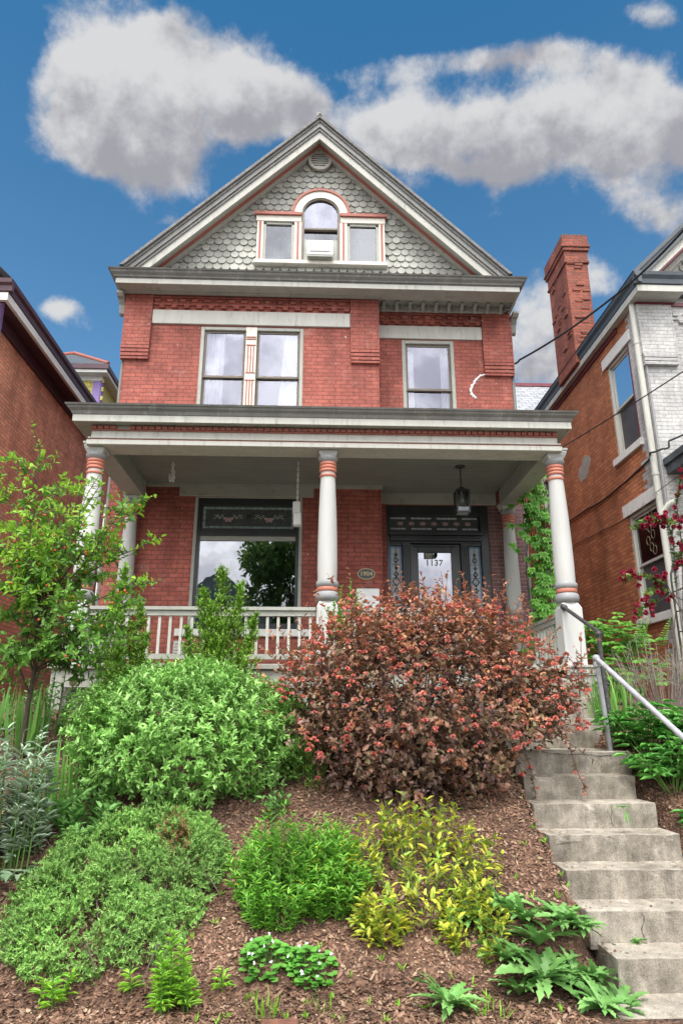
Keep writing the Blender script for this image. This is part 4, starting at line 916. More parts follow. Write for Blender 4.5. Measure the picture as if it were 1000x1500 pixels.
M['old_brick'] = plain('dull old brick', (.19, .085, .06), var=.4, scale=20, dirt=(.12, .08, .06))
# brick edging at the foot of the bed
for k, (px, py) in enumerate(((410, 1499),)):
    p = at(px, py, 4.17); s = MB(); s.box(p.x-.1, p.x+.095, 4.12, 4.22, -.06, .004); top(s.build('edging_brick', M['old_brick'], None, .008), ['half buried red edging brick in the mulch nearer the lily clump', 'half buried red edging brick in the mulch nearer the toothed weeds'][k], 'brick')

# ================================================================== LEFT NEIGHBOUR
LH = thing('russet_house', (-5.6, 9.6, 1.6), 'russet brick house with dark plum eaves, a purple downspout and a yellow shingled rear wing', 'house')
w = MB(); lx = -5.40; LY = 10.35
w.box(-12, lx, LY, 24, 1.0, 8.15); w.build('wall', M['brick_left'], LH)
e = MB(); e.prism_xz([(-4.99, 8.42), (-5.0, 8.35), (-5.04, 8.31), (-5.05, 8.22), (-5.12, 8.20), (-5.12, 8.42)], 9.82, 24); e.prism_yz([(9.75, 8.42), (9.76, 8.35), (9.80, 8.31), (9.81, 8.22), (9.88, 8.20), (9.88, 8.42)], -12, -4.995)
e.build('gutter', M['plum'], LH)
e = MB(); e.box(-5.115, -5.06, 9.83, 24, 8.06, 8.199); e.box(-12, -5.1155, 9.83, 9.89, 8.06, 8.199); e.build('fascia', M['trim_white'], LH)
e = MB(); e.box(lx+.001, -5.1155, 9.891, 24, 8.08, 8.12); e.box(-12, lx, 9.891, LY-.001, 8.08, 8.12); e.box(lx+.001, lx+.05, LY, 24, 7.86, 8.079); e.build('soffit', M['plum'], LH)
e = MB(); e.add([(-5.0, 9.8, 8.43), (-5.0, 24, 8.43), (-8.5, 24, 11.9), (-8.5, 9.8, 11.9)], [(0, 1, 2, 3)]); e.add([(-12, 9.8, 8.43), (-12, 24, 8.43), (-8.5, 24, 11.9), (-8.5, 9.8, 11.9)], [(3, 2, 1, 0)]); e.add([(-5.1, LY, 8.15), (-12, LY, 8.15), (-8.5, LY, 11.7)], [(0, 1, 2)]); e.build('roof', M['roof'], LH)
e = MB(); e.tube([(-5.2, 9.95, 8.1), (-5.33, 10.22, 7.9), (-5.36, 10.28, 7.6), (-5.36, 10.28, 1.6)], .05, 10); e.build('downspout', M['lilac'], LH)
# rear wing with yellow shingles
e = MB(); e.box(-7.4, -5.22, 15, 22, 8.0, 9.42); wing = e.build('rear_wing', M['yellow'], LH)
e = MB()
for k in range(12):
    for j in range(10):
        xx = -7.3+j*.21+(k % 2)*.1; e.box(xx, xx+.2, 14.975+.004*(j % 2), 14.999, 8.0+k*.115, 8.107+k*.115)
e.build('wing_shingles', M['yellow'], wing)
e = MB(); e.box(-5.36, -5.18, 14.955, 14.974, 8.0, 9.30); e.box(-5.219, -5.16, 14.975, 15.15, 8.0, 9.30); e.build('corner_board', M['lilac'], wing)
e = MB(); e.box(-7.5, -5.15, 14.95, 14.974, 9.301, 9.42); e.box(-7.6, -5.0, 14.75, 22.2, 9.421, 9.50); e.build('wing_fascia', M['trim_white'], wing)
e = MB(); e.box(-7.64, -4.96, 14.71, 22.2, 9.501, 9.62); e.build('wing_gutter', M['plum'], wing)
e = MB(); e.add([(-7.64, 14.71, 9.622), (-4.96, 14.71, 9.622), (-4.96, 22.2, 9.622), (-7.64, 22.2, 9.622), (-6.3, 16.0, 10.6), (-6.3, 22.2, 10.6)], [(0, 1, 4), (1, 2, 5, 4), (3, 0, 4, 5)]); e.build('wing_roof', M['slate_trim'], wing)
e = MB(); e.tube([(-7.6, 14.75, 9.65), (-6.3, 16.0, 10.62), (-6.3, 22, 10.62)], .05, 6); e.tube([(-4.98, 14.74, 9.65), (-6.3, 16.0, 10.62)], .05, 6); e.build('wing_ridge', M['red_paint'], wing)
# ================================================================== RIGHT NEIGHBOUR
RX = 5.55; RY = 10.15
RH = thing('orange_house', (8.5, 10.15, 1.6), 'weathered orange brick house with white painted front and slate grey eaves', 'house')
W1 = (10.62, 11.55, 6.12, 7.98); W2 = (10.36, 11.44, 3.15, 4.97); W3 = (14.9, 15.8, 6.3, 8.0); W4 = (14.9, 15.8, 3.2, 5.0)
cut = 10.95; w = MB()
def panel_x(mb, X, y0, y1, z0, z1, holes, deep=.14):
    ys_ = sorted({y0, y1} | {h[0] for h in holes} | {h[1] for h in holes}); zs = sorted({z0, z1} | {h[2] for h in holes} | {h[3] for h in holes})
    for a, b in zip(ys_, ys_[1:]):
        for c, d in zip(zs, zs[1:]):
            my, mz = (a+b)/2, (c+d)/2
            if any(h[0] < my < h[1] and h[2] < mz < h[3] for h in holes): continue
            mb.quad((X, b, c), (X, a, c), (X, a, d), (X, b, d))
    for h in holes:
        a, b, c, d = h; Z = X+deep
        if abs(a-cut) > .001: mb.quad((X, a, c), (X, a, d), (Z, a, d), (Z, a, c))
        if abs(b-cut) > .001: mb.quad((X, b, c), (Z, b, c), (Z, b, d), (X, b, d))
        mb.quad((X, a, d), (X, b, d), (Z, b, d), (Z, a, d)); mb.quad((X, a, c), (Z, a, c), (Z, b, c), (X, b, c))
panel_x(w, RX, cut, 26, 1, 8.85, [(cut, W1[1], W1[2], W1[3]), (cut, W2[1], W2[2], W2[3]), W3, W4])
w.quad((RX, 26, 1), (14, 26, 1), (14, 26, 8.85), (RX, 26, 8.85)); w.build('wall', M['brick_right'], RH)
# ragged paint line: toothed strip of white brick wraps round the corner
w = MB(); panel_x(w, RX, RY, cut, 1, 8.85, [(W1[0], cut, W1[2], W1[3]), (W2[0], cut, W2[2], W2[3])])
w.quad((RX, RY, 1), (14, RY, 1), (14, RY, 8.85), (RX, RY, 8.85)); wp = w.build('white_wall', M['brick_white'], RH)
for z, ztop in ((1.6, W2[2]-.1), (W2[3]+.06, W1[2]-.1), (W1[3]+.06, 8.75)):
  w = MB()
  while z < ztop:
    hw = RX-.003; d = random.choice([.0, .1, .21, .12])
    blocked = any(h[2]-.08 < z < h[3]+.05 for h in (W1, W2))
    if not blocked: w.box(hw, RX+.02, cut-.22-d, cut+.0, z, z+.068)
    z += .07
  w.build('unpainted_brick', M['brick_right'], RH)
def sidewin(h, mtrim, dark, lint, gl=G_SIDE):
    a, b, c, d = h; X = RX
    s = MB(); s.box(X+.02, X+.13, a, a+.06, c, d); s.box(X+.02, X+.13, b-.06, b, c, d); s.box(X+.02, X+.13, a+.06, b-.06, d-.06, d); wo = s.build('window', mtrim, RH, .005)
    s = MB(); m_ = (c+d)/2; t = .045
    for lo, hi, xx in ((c, m_+.025, X+.09), (m_-.025, d-.06, X+.055)):
        s.box(xx, xx+.03, a+.06, a+.06+t, lo, hi); s.box(xx, xx+.03, b-.06-t, b-.06, lo, hi); s.box(xx, xx+.03, a+.06+t, b-.06-t, lo, lo+t); s.box(xx, xx+.03, a+.06+t, b-.06-t, hi-t, hi)
    s.build('sash', M['trim'], wo)
    for lo, hi, xx, q in ((c+.04, m_-.0, X+.105, M['screen']), (m_+.0, d-.1, X+.07, gl)):
        s = MB(); s.quad((xx, b-.06, lo), (xx, a+.06, lo), (xx, a+.06, hi), (xx, b-.06, hi)); s.build('pane', q, wo)
    s = MB(); s.box(X+.001, X+.02, a+.0, a+.05, c, d); s.build('inner_reveal', M['maroon'], wo)
    s = MB(); s.box(X-.03, X+.05, a-.12, b+.14, d+.001, d+.22); s.build('lintel', M['trim_white'], RH, .006)
    s = MB(); s.box(X-.06, X+.10, a-.08, b+.1, c-.13, c-.001); s.build('window_sill', M['trim_white'], RH, .006)
    return wo
M['screen'] = plain('insect screen', (.075, .075, .078), var=.35, scale=2.5, rough=.5)
M['tan'] = plain('dull brass scroll', (.22, .18, .11), var=.2)
G_SCREEN = glass('window behind screen', .07, (.8, .82, .85), dark=(.4, .4, .4))
sidewin(W1, M['trim'], G_SCREEN, .2); w2 = sidewin(W2, M['trim'], G_SCREEN, .2, G_DARK); sidewin(W3, M['trim'], G_SCREEN, .2); sidewin(W4, M['trim'], G_SCREEN, .2, G_DARK)
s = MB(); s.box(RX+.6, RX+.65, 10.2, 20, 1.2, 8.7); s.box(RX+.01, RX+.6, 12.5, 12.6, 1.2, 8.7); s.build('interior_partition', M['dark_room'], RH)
# scroll grille in the lower side window
s = MB()
for k in range(7):
    cy, cz = 10.75+.09*(k % 3), 4.2+.1*k-.03*(k % 2); ps = []
    for j in range(13): t = 2*math.pi*j/12; ps.append((RX+.045, cy+.06*math.cos(t), cz+.075*math.sin(t)))
    s.tube(ps, .006, 5, False)
s.build('scroll_grille', M['tan'], w2)
# eaves, cornice and gable
EX = 5.36
e = MB(); e.prism_xz([(EX, 8.84), (EX+.01, 8.78), (EX+.05, 8.72), (EX+.06, 8.64), (EX+.12, 8.62), (EX+.12, 8.845)], 9.72, 26); e.prism_yz([(9.72, 8.84), (9.73, 8.78), (9.77, 8.72), (9.78, 8.64), (9.84, 8.62), (9.84, 8.84)], EX+.002, 6.25)
e.build('gutter', M['slate_trim'], RH)
e = MB(); e.box(EX+.065, EX+.115, 9.80, 26, 8.50, 8.619); e.box(EX+.1155, 6.2, 9.80, 9.84, 8.50, 8.619); e.box(EX+.1155, RX-.001, 9.841, 26, 8.50, 8.52); e.box(RX-.0, 6.2, 9.841, RY-.002, 8.50, 8.52); e.box(6.201, 6.23, 9.80, RY-.002, 8.50, 8.85); e.build('fascia', M['trim'], RH)
e = MB(); e.box(RX-.02, 14, RY-.03, RY-.001, 8.43, 8.499); e.box(RX-.03, RX-.001, 10.95, 26, 8.40, 8.499); e.build('frieze_stripe', M['maroon'], RH)
e = MB(); e.box(6.25, 14, RY-.12, RY-.03, 8.60, 8.80); e.build('front_gutter', M['slate_trim'], RH)
p = MB(); p.box(RX-.04, 6.12, RY-.07, RY-.001, 7.46, 8.42)
for za, zb in ((7.40, 7.45), (7.33, 7.38), (7.26, 7.31)): p.box(RX-.03, 6.1, RY-.078, RY-.001, za, zb)
for k in range(14):
    for zz in (8.22, 8.09): p.box(6.14+k*.2+(0 if zz > 8.2 else .1), 6.24+k*.2+(0 if zz > 8.2 else .1), RY-.06, RY-.001, zz, zz+.06)
p.box(6.13, 14, RY-.03, RY-.001, 8.16, 8.215)
p.build('corbelled_pilaster', M['brick_white'], RH)
AXR = 8.85; ZR = 12.35
def half(mb, za, zb, y0, y1, zl):
    for s_ in (-1, 1):
        P4 = [(AXR, za), (AXR+s_*(za-zl), zl), (AXR+s_*(zb-zl), zl), (AXR, zb)]
        mb.prism_xz(P4 if s_ < 0 else P4[::-1], y0, y1)
e = MB(); half(e, ZR, ZR-.09, 9.74, 26, 8.85); e.build('roof', M['slate_trim'], RH)
e = MB(); half(e, ZR-.091, ZR-.27, 9.78, 9.9, 8.85); e.build('rake_moulding', M['slate_trim'], RH)
e = MB(); half(e, ZR-.271, ZR-.43, 9.83, 9.95, 8.85); half(e, ZR-.43, ZR-.60, 10.1, 10.14, 8.85); e.build('rake_board', M['trim'], RH)
e = MB(); half(e, ZR-.431, ZR-.47, 9.84, 10.14, 8.85); e.build('rake_stripe', M['maroon'], RH)
e = MB(); e.prism_xz([(AXR-3.4, 8.86), (AXR+3.4, 8.86), (AXR, 12.2)], 10.16, 10.25)
e.build('gable', M['trim_mid'], RH)
e = MB()
for r_ in range(14):
    for k in range(30):
        cx = 5.9+k*.15+(r_ % 2)*.075; z = 8.9+r_*.127
        if cx-5.75 < z-8.6+.1 or cx > 9: continue
        e.add([(cx-.07, 10.15, z+.15), (cx-.07, 10.135, z+.05), (cx-.04, 10.13, z+.01), (cx, 10.128, z), (cx+.04, 10.13, z+.01), (cx+.07, 10.135, z+.05), (cx+.07, 10.15, z+.15)], [(0, 1, 2, 3, 4, 5, 6)])
e.build('gable_shingles', M['shingle'], RH)
e = MB(); e.tube([(RX-.05, RY+.06, 8.5), (RX-.06, RY+.05, 8.2), (RX-.06, RY+.05, 1.6)], .055, 12)
for z in (7.7, 5.3): e.tube([(RX-.06, RY+.05, z), (RX-.06, RY+.05, z+.04)], .062, 12)
e.tube([(RX-.06, RY+.05, 4.62), (RX+.03, RY-.06, 4.78), (RX+.12, RY-.1, 4.82)], .05, 10); e.build('downspout', M['trim'], RH)
e = MB(); e.tube([(RX+.015, RY-.02, 7.9), (RX+.015, RY-.02, 1.6)], .02, 6); e.build('conduit', M['ring_grey'], RH)
# bare render patch, irregular
e = MB(); c = Vector((RX-.004, 13.05, 6.52)); ps = []
for k in range(22):
    t = 2*math.pi*k/22; rr = (.27+.10*mnoise.noise((math.cos(t)*1.7, math.sin(t)*1.7, 4)))*(1.0 if math.sin(t) < .3 else .9); ps.append((c.x, c.y+rr*1.15*math.cos(t)-.1*math.sin(t), c.z+rr*math.sin(t)))
e.extrude(ps, (.01, 0, 0)); e.build('mortar_patch', M['mortar'], RH)
e = MB()
e.box(RX+.10, 12, 8.0, RY-.002, 5.30, 5.45); e.box(RX+.06, 12.1, 7.95, RY-.002, 5.451, 5.56); e.build('porch_roof', M['slate_trim'], RH)
# tall leaning chimney
CH = thing('brick_chimney', (5.62, 12.6, 8.6), 'tall weathered red brick chimney rising above the eave of the orange brick house', 'chimney')
def chim(mb, z0, z1, g): mb.box(5.36-g, 5.84+g, 12.42-g, 13.5+g, z0, z1)
s = MB(); chim(s, 8.6, 11.02, 0); chim(s, 11.021, 11.08, .035); chim(s, 11.081, 11.32, .015); chim(s, 11.321, 11.40, .05); chim(s, 11.401, 11.47, .075); chim(s, 11.471, 11.72, .05); s.build('stack', M['brick_chim'], CH, .01)
s = MB(); chim(s, 11.721, 11.76, .03); s.build('cap', M['iron'], CH, .01)
s = MB()
for k in range(34):
    z = random.uniform(8.9, 11.0); y = random.uniform(12.44, 13.3); q = random.uniform(.01, .03)
    if k % 2: s.box(5.36-q, 5.37, y, y+.19, z, z+.06)
    else: xx = random.uniform(5.37, 5.66); s.box(xx, xx+.17, 12.42-q, 12.43, z, z+.06)
s.build('loose_brick', M['brick_chim'], CH, .006, kind='stuff')
# slate roofed house far behind, between the two
BH = thing('slate_roof_house', (7.0, 20, 1.8), 'far house with pale slate roof and red ridge seen between the two houses', 'house')
s = MB(); s.box(3.9, 10.5, 19, 25, 1.7, 10.3); s.build('wall', M['brick_left'], BH)
s = MB(); s.add([(3.6, 18.6, 10.2), (10.8, 18.6, 10.2), (10.8, 21.4, 12.75), (3.6, 21.4, 12.75), (3.6, 25, 10.2), (10.8, 25, 10.2)], [(0, 1, 2, 3), (3, 2, 5, 4)]); s.add([(3.7, 19.01, 10.25), (3.7, 24.9, 10.25), (3.7, 21.4, 12.6)], [(0, 2, 1)]); s.build('roof', M['slate'], BH)
s = MB(); s.box(3.55, 10.85, 21.32, 21.5, 12.72, 12.84); s.build('ridge', M['maroon'], BH)
# ================================================================== WIRES
def wire(name, pts, r, label, sag=0, n=14):
    P_ = [Vector(p) for p in pts]; out = []
    for a, b in zip(P_, P_[1:]):
        for k in range(n): t = k/n; q = a.lerp(b, t); q = q-Vector((0, 0, sag*4*t*(1-t))); out.append(q)
    out.append(P_[-1]); s = MB(); s.tube(out, r, 6); return top(s.build(name, M['cable']), label, 'cable', 'overhead and wall cables')
a = Vector((XR+.02, 10.62, 7.55)); m_ = at(895, 437, 8.8); m2 = at(1003, 334, 7.2); far = m2+(m2-m_)*3.2
wire('service_cable', [a, a+Vector((.12, -.12, -.02)), m_, m2, far], .017, 'thick twisted service cable rising from the red house to upper right', .05)
a = Vector((XR+.01, 11.4, 5.62)); b = at(1000, 544, 8.0); wire('thin_cable', [a, b, b+(b-a)*1.2], .009, 'thin black cable crossing in front of the upper side window', .03)
ps = [atX(px, py, RX-.02) for px, py in ((790, 808), (830, 765), (860, 745), (882, 733), (905, 714), (930, 692), (951, 672))]; q = ps[-1]
wire('wall_cable', ps+[Vector((RX-.14, RY-.02, q.z)), Vector((RX-.0, RY-.15, q.z+.02)), Vector((RX+.12, RY-.14, q.z+.05)), Vector((RX+.13, RY-.14, q.z+.16)), Vector((RX+.8, RY-.5, q.z+.42))], .016, 'sagging black cable clipped along the orange brick side wall', .01, 6)
ps = [atX(px, py, RX-.012) for px, py in ((815, 812), (860, 788), (908, 764), (940, 742), (966, 730))]
wire('thin_wall_cable', ps+[Vector((RX-.14, RY-.02, ps[-1].z+.05)), Vector((RX+.2, RY-.3, ps[-1].z+.3))], .006, 'faint thin wire running low along the orange brick wall', .0, 4)
# ================================================================== ACROSS THE STREET (mirrored in the window glass)
OH = thing('opposite_house', (-4.5, -17, 0), 'grey clapboard house across the street mirrored in the parlour window', 'house')
s = MB(); s.box(-9, -1.4, -24, -16, -.1, 5.6); s.build('wall', M['trim'], OH)
s = MB(); s.prism_xz([(-9.6, 5.6), (-.8, 5.6), (-5.2, 9.2)], -24.5, -15.5); s.build('roof', M['trim'], OH)
for x in (-8, -5.8, -3.4): s = MB(); s.box(x, x+1.1, -15.99, -15.95, 3.2, 4.9); s.build('window', M['trim_white'], OH)
# ================================================================== PLANTING
def arr(v, n): return np.repeat(np.array([v], float), n, 0)
L_BUSH = leafmat('privet leaf', [(.13, .31, .05), (.20, .42, .08), (.27, .51, .12), (.40, .63, .21)], rough=.5)
L_NINE = [leafmat('dark purple leaf', [(.15, .10, .095), (.20, .125, .11), (.25, .15, .115), (.19, .15, .10)], rough=.45, trans=.15),
          leafmat('copper young leaf', [(.37, .155, .085), (.44, .18, .095), (.46, .24, .11), (.32, .125, .085)], rough=.45, trans=.25),
          leafmat('bronze leaf', [(.24, .125, .092), (.29, .145, .10), (.24, .155, .09), (.17, .17, .075)], rough=.45, trans=.2)]
L_JUN = leafmat('juniper spray', [(.08, .21, .04), (.15, .33, .065), (.23, .43, .09), (.34, .52, .14)], rough=.6, trans=.12)
L_JUNB = leafmat('browned juniper spray', [(.20, .10, .045), (.26, .15, .065), (.22, .17, .06)], rough=.7, trans=.1)
L_CHERRY = [leafmat('cherry leaf', [(.09, .24, .035), (.14, .32, .045), (.20, .40, .06)], trans=.3), leafmat('young cherry leaf', [(.27, .50, .045), (.36, .60, .065), (.20, .42, .045)], trans=.4)]
L_CONE = leafmat('lime conifer spray', [(.11, .25, .03), (.19, .37, .04), (.29, .47, .06)], rough=.55, trans=.2)
L_COREO = leafmat('fine green leaf', [(.11, .31, .03), (.17, .42, .045), (.25, .50, .07)], trans=.3)
L_YEL = leafmat('golden leaf', [(.46, .46, .045), (.55, .54, .07), (.34, .43, .05), (.20, .36, .045)], trans=.3)
L_WEED = leafmat('weed leaf', [(.12, .29, .07), (.18, .38, .10), (.25, .46, .145)], trans=.25)
L_LILY = leafmat('lily leaf', [(.20, .46, .035), (.28, .56, .05), (.36, .64, .08)], trans=.3)
L_IRIS = leafmat('iris blade', [(.09, .25, .04), (.15, .35, .06), (.22, .42, .09)], trans=.25)
L_SILV = leafmat('silvery leaf', [(.28, .37, .26), (.38, .47, .36), (.22, .32, .20), (.33, .43, .28)], rough=.75, trans=.15)
L_VINE = leafmat('creeper leaf', [(.09, .30, .03), (.15, .40, .05), (.23, .48, .08)], trans=.35)
L_PEONY = leafmat('peony leaf', [(.07, .25, .045), (.115, .34, .06), (.18, .43, .09)], rough=.4, trans=.2)
L_ROSE = leafmat('rose leaf', [(.10, .22, .03), (.17, .28, .06), (.07, .17, .03), (.26, .26, .08)], trans=.3)
L_VIOL = leafmat('violet leaf', [(.09, .28, .035), (.14, .36, .06), (.06, .22, .03)], trans=.3)
P_PINK = leafmat('pinkish seed head', [(.52, .13, .11), (.64, .19, .15), (.60, .26, .16), (.46, .095, .12)], rough=.6, trans=.1)
P_RED = leafmat('crimson petal', [(.25, .012, .04), (.36, .02, .055), (.16, .008, .03)], rough=.55, trans=.15)
P_WHITE = leafmat('white petal', [(.8, .8, .78), (.7, .7, .72)], trans=.2)
P_PEONY = leafmat('deep pink petal', [(.40, .04, .10), (.50, .10, .16), (.45, .18, .12)], trans=.1)
P_CREAM = leafmat('cream petal', [(.75, .66, .45), (.80, .72, .55)], trans=.2)
M['bark'] = plain('grey brown bark', (.10, .075, .06), var=.35, scale=14, rough=.9, bump=.6)
M['twig'] = plain('red brown twig', (.095, .05, .042), var=.3, scale=20)
M['drytwig'] = plain('pale dry twig', (.30, .25, .22), var=.3, scale=20, rough=.9)
M['greenstem'] = plain('green stem', (.10, .20, .04), var=.25, scale=20)
M['berry'] = plain('orange cherry', (.45, .10, .03), var=.35, scale=30, rough=.3)
def shoots(lv, B, T, nl, L, W, spread=.9, mi=0, start=.35, fold=.3, droop=.15, tipmi=None, tipfrom=.75, jit=.3, up=(0, 0, 1)):
    """leaves set along straight shoots B->T, splayed round the stem"""
    n = len(B); t = rng.uniform(start, 1.03, (n, nl)); A = T-B; Ln = np.linalg.norm(A, axis=1); An = norm(A)
    Pp = (B[:, None, :]+A[:, None, :]*t[:, :, None]).reshape(-1, 3); Ax = np.repeat(An, nl, 0)
    rd = rdir(n*nl); rd = norm(rd-Ax*(rd*Ax).sum(1, keepdims=True)); D = Ax*rng.uniform(.2, .8, (n*nl, 1))+rd*spread
    D[:, 2] += .1; U = Ax*.8+arr(up, n*nl)*.6+rdir(n*nl)*.25
    s = rng.uniform(1-jit*2, 1+jit, n*nl); tt = t.reshape(-1); s = s*np.where(tt > .9, .75, 1)
    m_ = np.full(n*nl, mi) if np.isscalar(mi) else np.repeat(mi, nl)
    if tipmi is not None:
        m_ = np.where(tt > tipfrom, np.repeat(tipmi, nl) if not np.isscalar(tipmi) else tipmi, m_)
    lv.add(Pp, D, U, L*s, W*s, fold=fold, droop=droop, mi=m_)
def shell(n, c, r, lo=.55, zmin=-1):
    d = rdir(n*3); d = d[d[:, 2] > zmin][:n]; q = rng.uniform(lo, 1, (len(d), 1))**.6
    wob = np.array([1+.13*mnoise.noise((v[0]*2.2+c[0]*3, v[1]*2.2, v[2]*2.2+c[2]))+.07*mnoise.noise((v[0]*6, v[1]*6, v[2]*6)) for v in d])[:, None]
    return np.array(c)+d*q*wob*np.array(r), d
# ---- big rounded green shrub
T0 = thing('green_shrub', (-1.08, 6.35, .95), 'large rounded mid green leafy shrub in front of the porch railing', 'shrub', 'shrubs on the bank')
lv = Leaves(); c = (-1.10, 6.33, 1.36); r = (1.08, .90, .74)
Pt, d = shell(3900, c, r, .55, -.75); keep = Pt[:, 2] > .62; Pt = Pt[keep]; d = d[keep]
B = Pt-(d*.7+np.array([0, 0, .45])+rdir(len(d))*.35)*rng.uniform(.10, .2, (len(d), 1))
shoots(lv, B, Pt, 13, .049, .0098, spread=.75, start=.15)
lv.build('foliage', L_BUSH, T0)
s = MB()
for k in range(26):
    a = random.uniform(0, 6.28); e = random.uniform(.2, 1); s.tube([(-1.1+.15*math.cos(a), 6.4+.12*math.sin(a), .75), (-1.1+.45*math.cos(a)*e, 6.4+.4*math.sin(a)*e, 1.15), (-1.1+.85*math.cos(a)*e, 6.38+.72*math.sin(a)*e, 1.2+.55*(1-e*.5))], [.012, .008, .004], 5)
s.build('stems', M['bark'], T0)
# ---- red leaved ninebark: arching wands from one stool
T0 = thing('red_leaved_shrub', (.95, 6.45, 1.1), 'big spreading dark red leaved shrub covered in pinkish seed clusters beside the steps', 'shrub', 'shrubs on the bank')
lv = Leaves(); fl = Leaves(); st = MB(); base = np.array([.80, 5.95, .9])
c = np.array([.97, 6.30, 1.66]); tips = []
Pt, d = shell(3500, c, (1.36, .86, 1.08), .48, -.9)
lump = np.array([1+.22*mnoise.noise((v[0]*4.5, v[1]*4.5, v[2]*4.5+8)) for v in d])[:, None]; Pt = c+(Pt-c)*lump
Pt[:, 2] += -.18*np.maximum(0, np.abs(Pt[:, 0]-1.0)-.7)+.05*np.cos(Pt[:, 0]*5)
keep = (Pt[:, 2] > np.array([gz_(v) for v in Pt[:, 1]])+.04)&(~((Pt[:, 0] < -.12) & (Pt[:, 2] < 1.45)))&(~((Pt[:, 0] > 1.75) & (Pt[:, 2] < 1.42)))&(~((Pt[:, 2] < 1.35) & (np.abs(Pt[:, 0]-.78) > .60+(Pt[:, 2]-.85)*1.0))); Pt = Pt[keep]; d = d[keep]
n = len(Pt)
hgt = (Pt[:, 2]-1.0)/1.7
ax = norm(d*.55+np.array([0, 0, .75])+rdir(n)*.35); ax[:, 2] -= .55*(Pt[:, 2] < 1.55)
ax = norm(ax); ln = rng.uniform(.16, .34, n)[:, None]; B = Pt-ax*ln
young = (rng.random(n) < np.clip((hgt-.25)*1.35, .10, .88))
shoots(lv, B, Pt, 12, .050, .0165, spread=.8, start=.05, mi=np.where(rng.random(n) < .45, 2, 0), tipmi=np.where(young, 1, 2), tipfrom=.45)
q2, e2 = shell(420, (.80, 5.98, 1.18), (.78, .30, .46), .3, -.9); q2 = q2[q2[:, 2] > np.array([gz_(v) for v in q2[:, 1]])+.05]; a2 = norm(rdir(len(q2))*.6+np.array([0, -.35, -.1]))*rng.uniform(.1, .22, (len(q2), 1))
shoots(lv, q2-a2, q2+a2*.3, 8, .046, .015, spread=.85, start=.1, mi=np.where(rng.random(len(q2)) < .35, 2, 0))
# tall upright wands breaking the top outline
for px, py, dep in ((640, 850, 6.6), (655, 835, 6.7), (600, 858, 6.5), (575, 872, 6.6), (710, 850, 6.5), (735, 848, 6.6), (740, 862, 6.7), (620, 852, 6.5), (540, 882, 6.6), (520, 890, 6.4), (690, 858, 6.5), (780, 905, 6.4), (800, 925, 6.5), (470, 895, 6.6), (440, 905, 6.5), (425, 925, 6.5), (850, 925, 6.1), (843, 950, 6.1), (668, 850, 6.4), (765, 880, 6.5)):
    p = np.array(at(px, py, dep)); B = np.array([p-np.array([random.uniform(-.05, .05), .02, .42])]); shoots(lv, B, np.array([p]), 16, .05, .014, spread=.7, start=.0, mi=2, tipmi=1, tipfrom=.35)
    st.tube([tuple(B[0]), tuple(p)], [.005, .002], 4)
wp, wd = shell(90, c, (1.38, .80, 1.02), .97, -.35)
for q, dd in zip(wp, wd):
    if q[0] < -.25 and q[2] < 1.5: continue
    e = dd*np.array([.6, .6, .5])+np.array([0, -.05, .55 if q[2] > 1.6 else .1])+np.random.default_rng(int(q[0]*1e4) & 999).normal(0, .25, 3); e = e/np.linalg.norm(e)*random.uniform(.18, .36); shoots(lv, q[None]-e*.3, (q+e)[None], 15, .046, .014, spread=.75, start=.1, mi=2, tipmi=1 if q[2] > 1.5 else 0, tipfrom=.4); st.tube([tuple(q-e*.4), tuple(q+e)], [.004, .0015], 4)
# drooping sprays over the steps
dr = []
for pts in ([(800, 1010), (820, 1050), (832, 1090), (845, 1130), (858, 1160)], [(760, 1080), (775, 1120), (782, 1155), (785, 1180)], [(740, 1060), (752, 1100), (765, 1135)], [(815, 1000), (838, 1030), (850, 1062)], [(690, 1100), (696, 1130), (692, 1160)], [(600, 1120), (590, 1150), (585, 1180)], [(540, 1110), (530, 1150), (528, 1190)], [(830, 960), (850, 985), (860, 1010)], [(470, 1080), (462, 1110), (468, 1140)], [(700, 1060), (715, 1095), (735, 1120)], [(560, 1110), (565, 1150), (560, 1178)], [(640, 1090), (645, 1115), (640, 1140)]):
    P3 = [np.array(at(px, py, 6.0-.03*i)) for i, (px, py) in enumerate(pts)]
    for a, b in zip(P3, P3[1:]): shoots(lv, np.array([a]), np.array([b]), 15, .045, .013, spread=.9, start=0, mi=0, tipmi=2, tipfrom=.6)
    st.tube([tuple(q) for q in P3], .0035, 4); dr.append(P3)
# seed clusters: small balls of pointed scales
cl, d2 = shell(1250, c+np.array([0, -.03, -.02]), (1.44, .88, 1.04), .86, -.6)
cl[:, 2] += -.18*np.maximum(0, np.abs(cl[:, 0]-1.0)-.7)
keep = (d2[:, 1] < .35)&(cl[:, 2] > 1.22)&(~((cl[:, 0] < -.05) & (cl[:, 2] < 1.5)))&(~((cl[:, 0] > 1.8) & (cl[:, 2] < 1.42))); cl = cl[keep]
cl = np.concatenate([cl]+[np.array([q+np.array([random.uniform(-.04, .04), -.03, random.uniform(-.02, .02)]) for q in P3]) for P3 in dr])
cl = cl[rng.random(len(cl)) < np.clip(1.25-.62*(cl[:, 2]-1.3), .3, 1)]
for q in cl:
    rad = random.uniform(.013, .028); dd = rdir(30); dd[:, 2] = np.abs(dd[:, 2])*.8-.15; fl.add(q+dd*rad*.35, dd+rdir(30)*.3, rdir(30), rad*.9, rad*.38, fold=.3, droop=.2)
lv.build('foliage', L_NINE, T0); fl.build('seed_clusters', P_PINK, T0, kind='stuff')
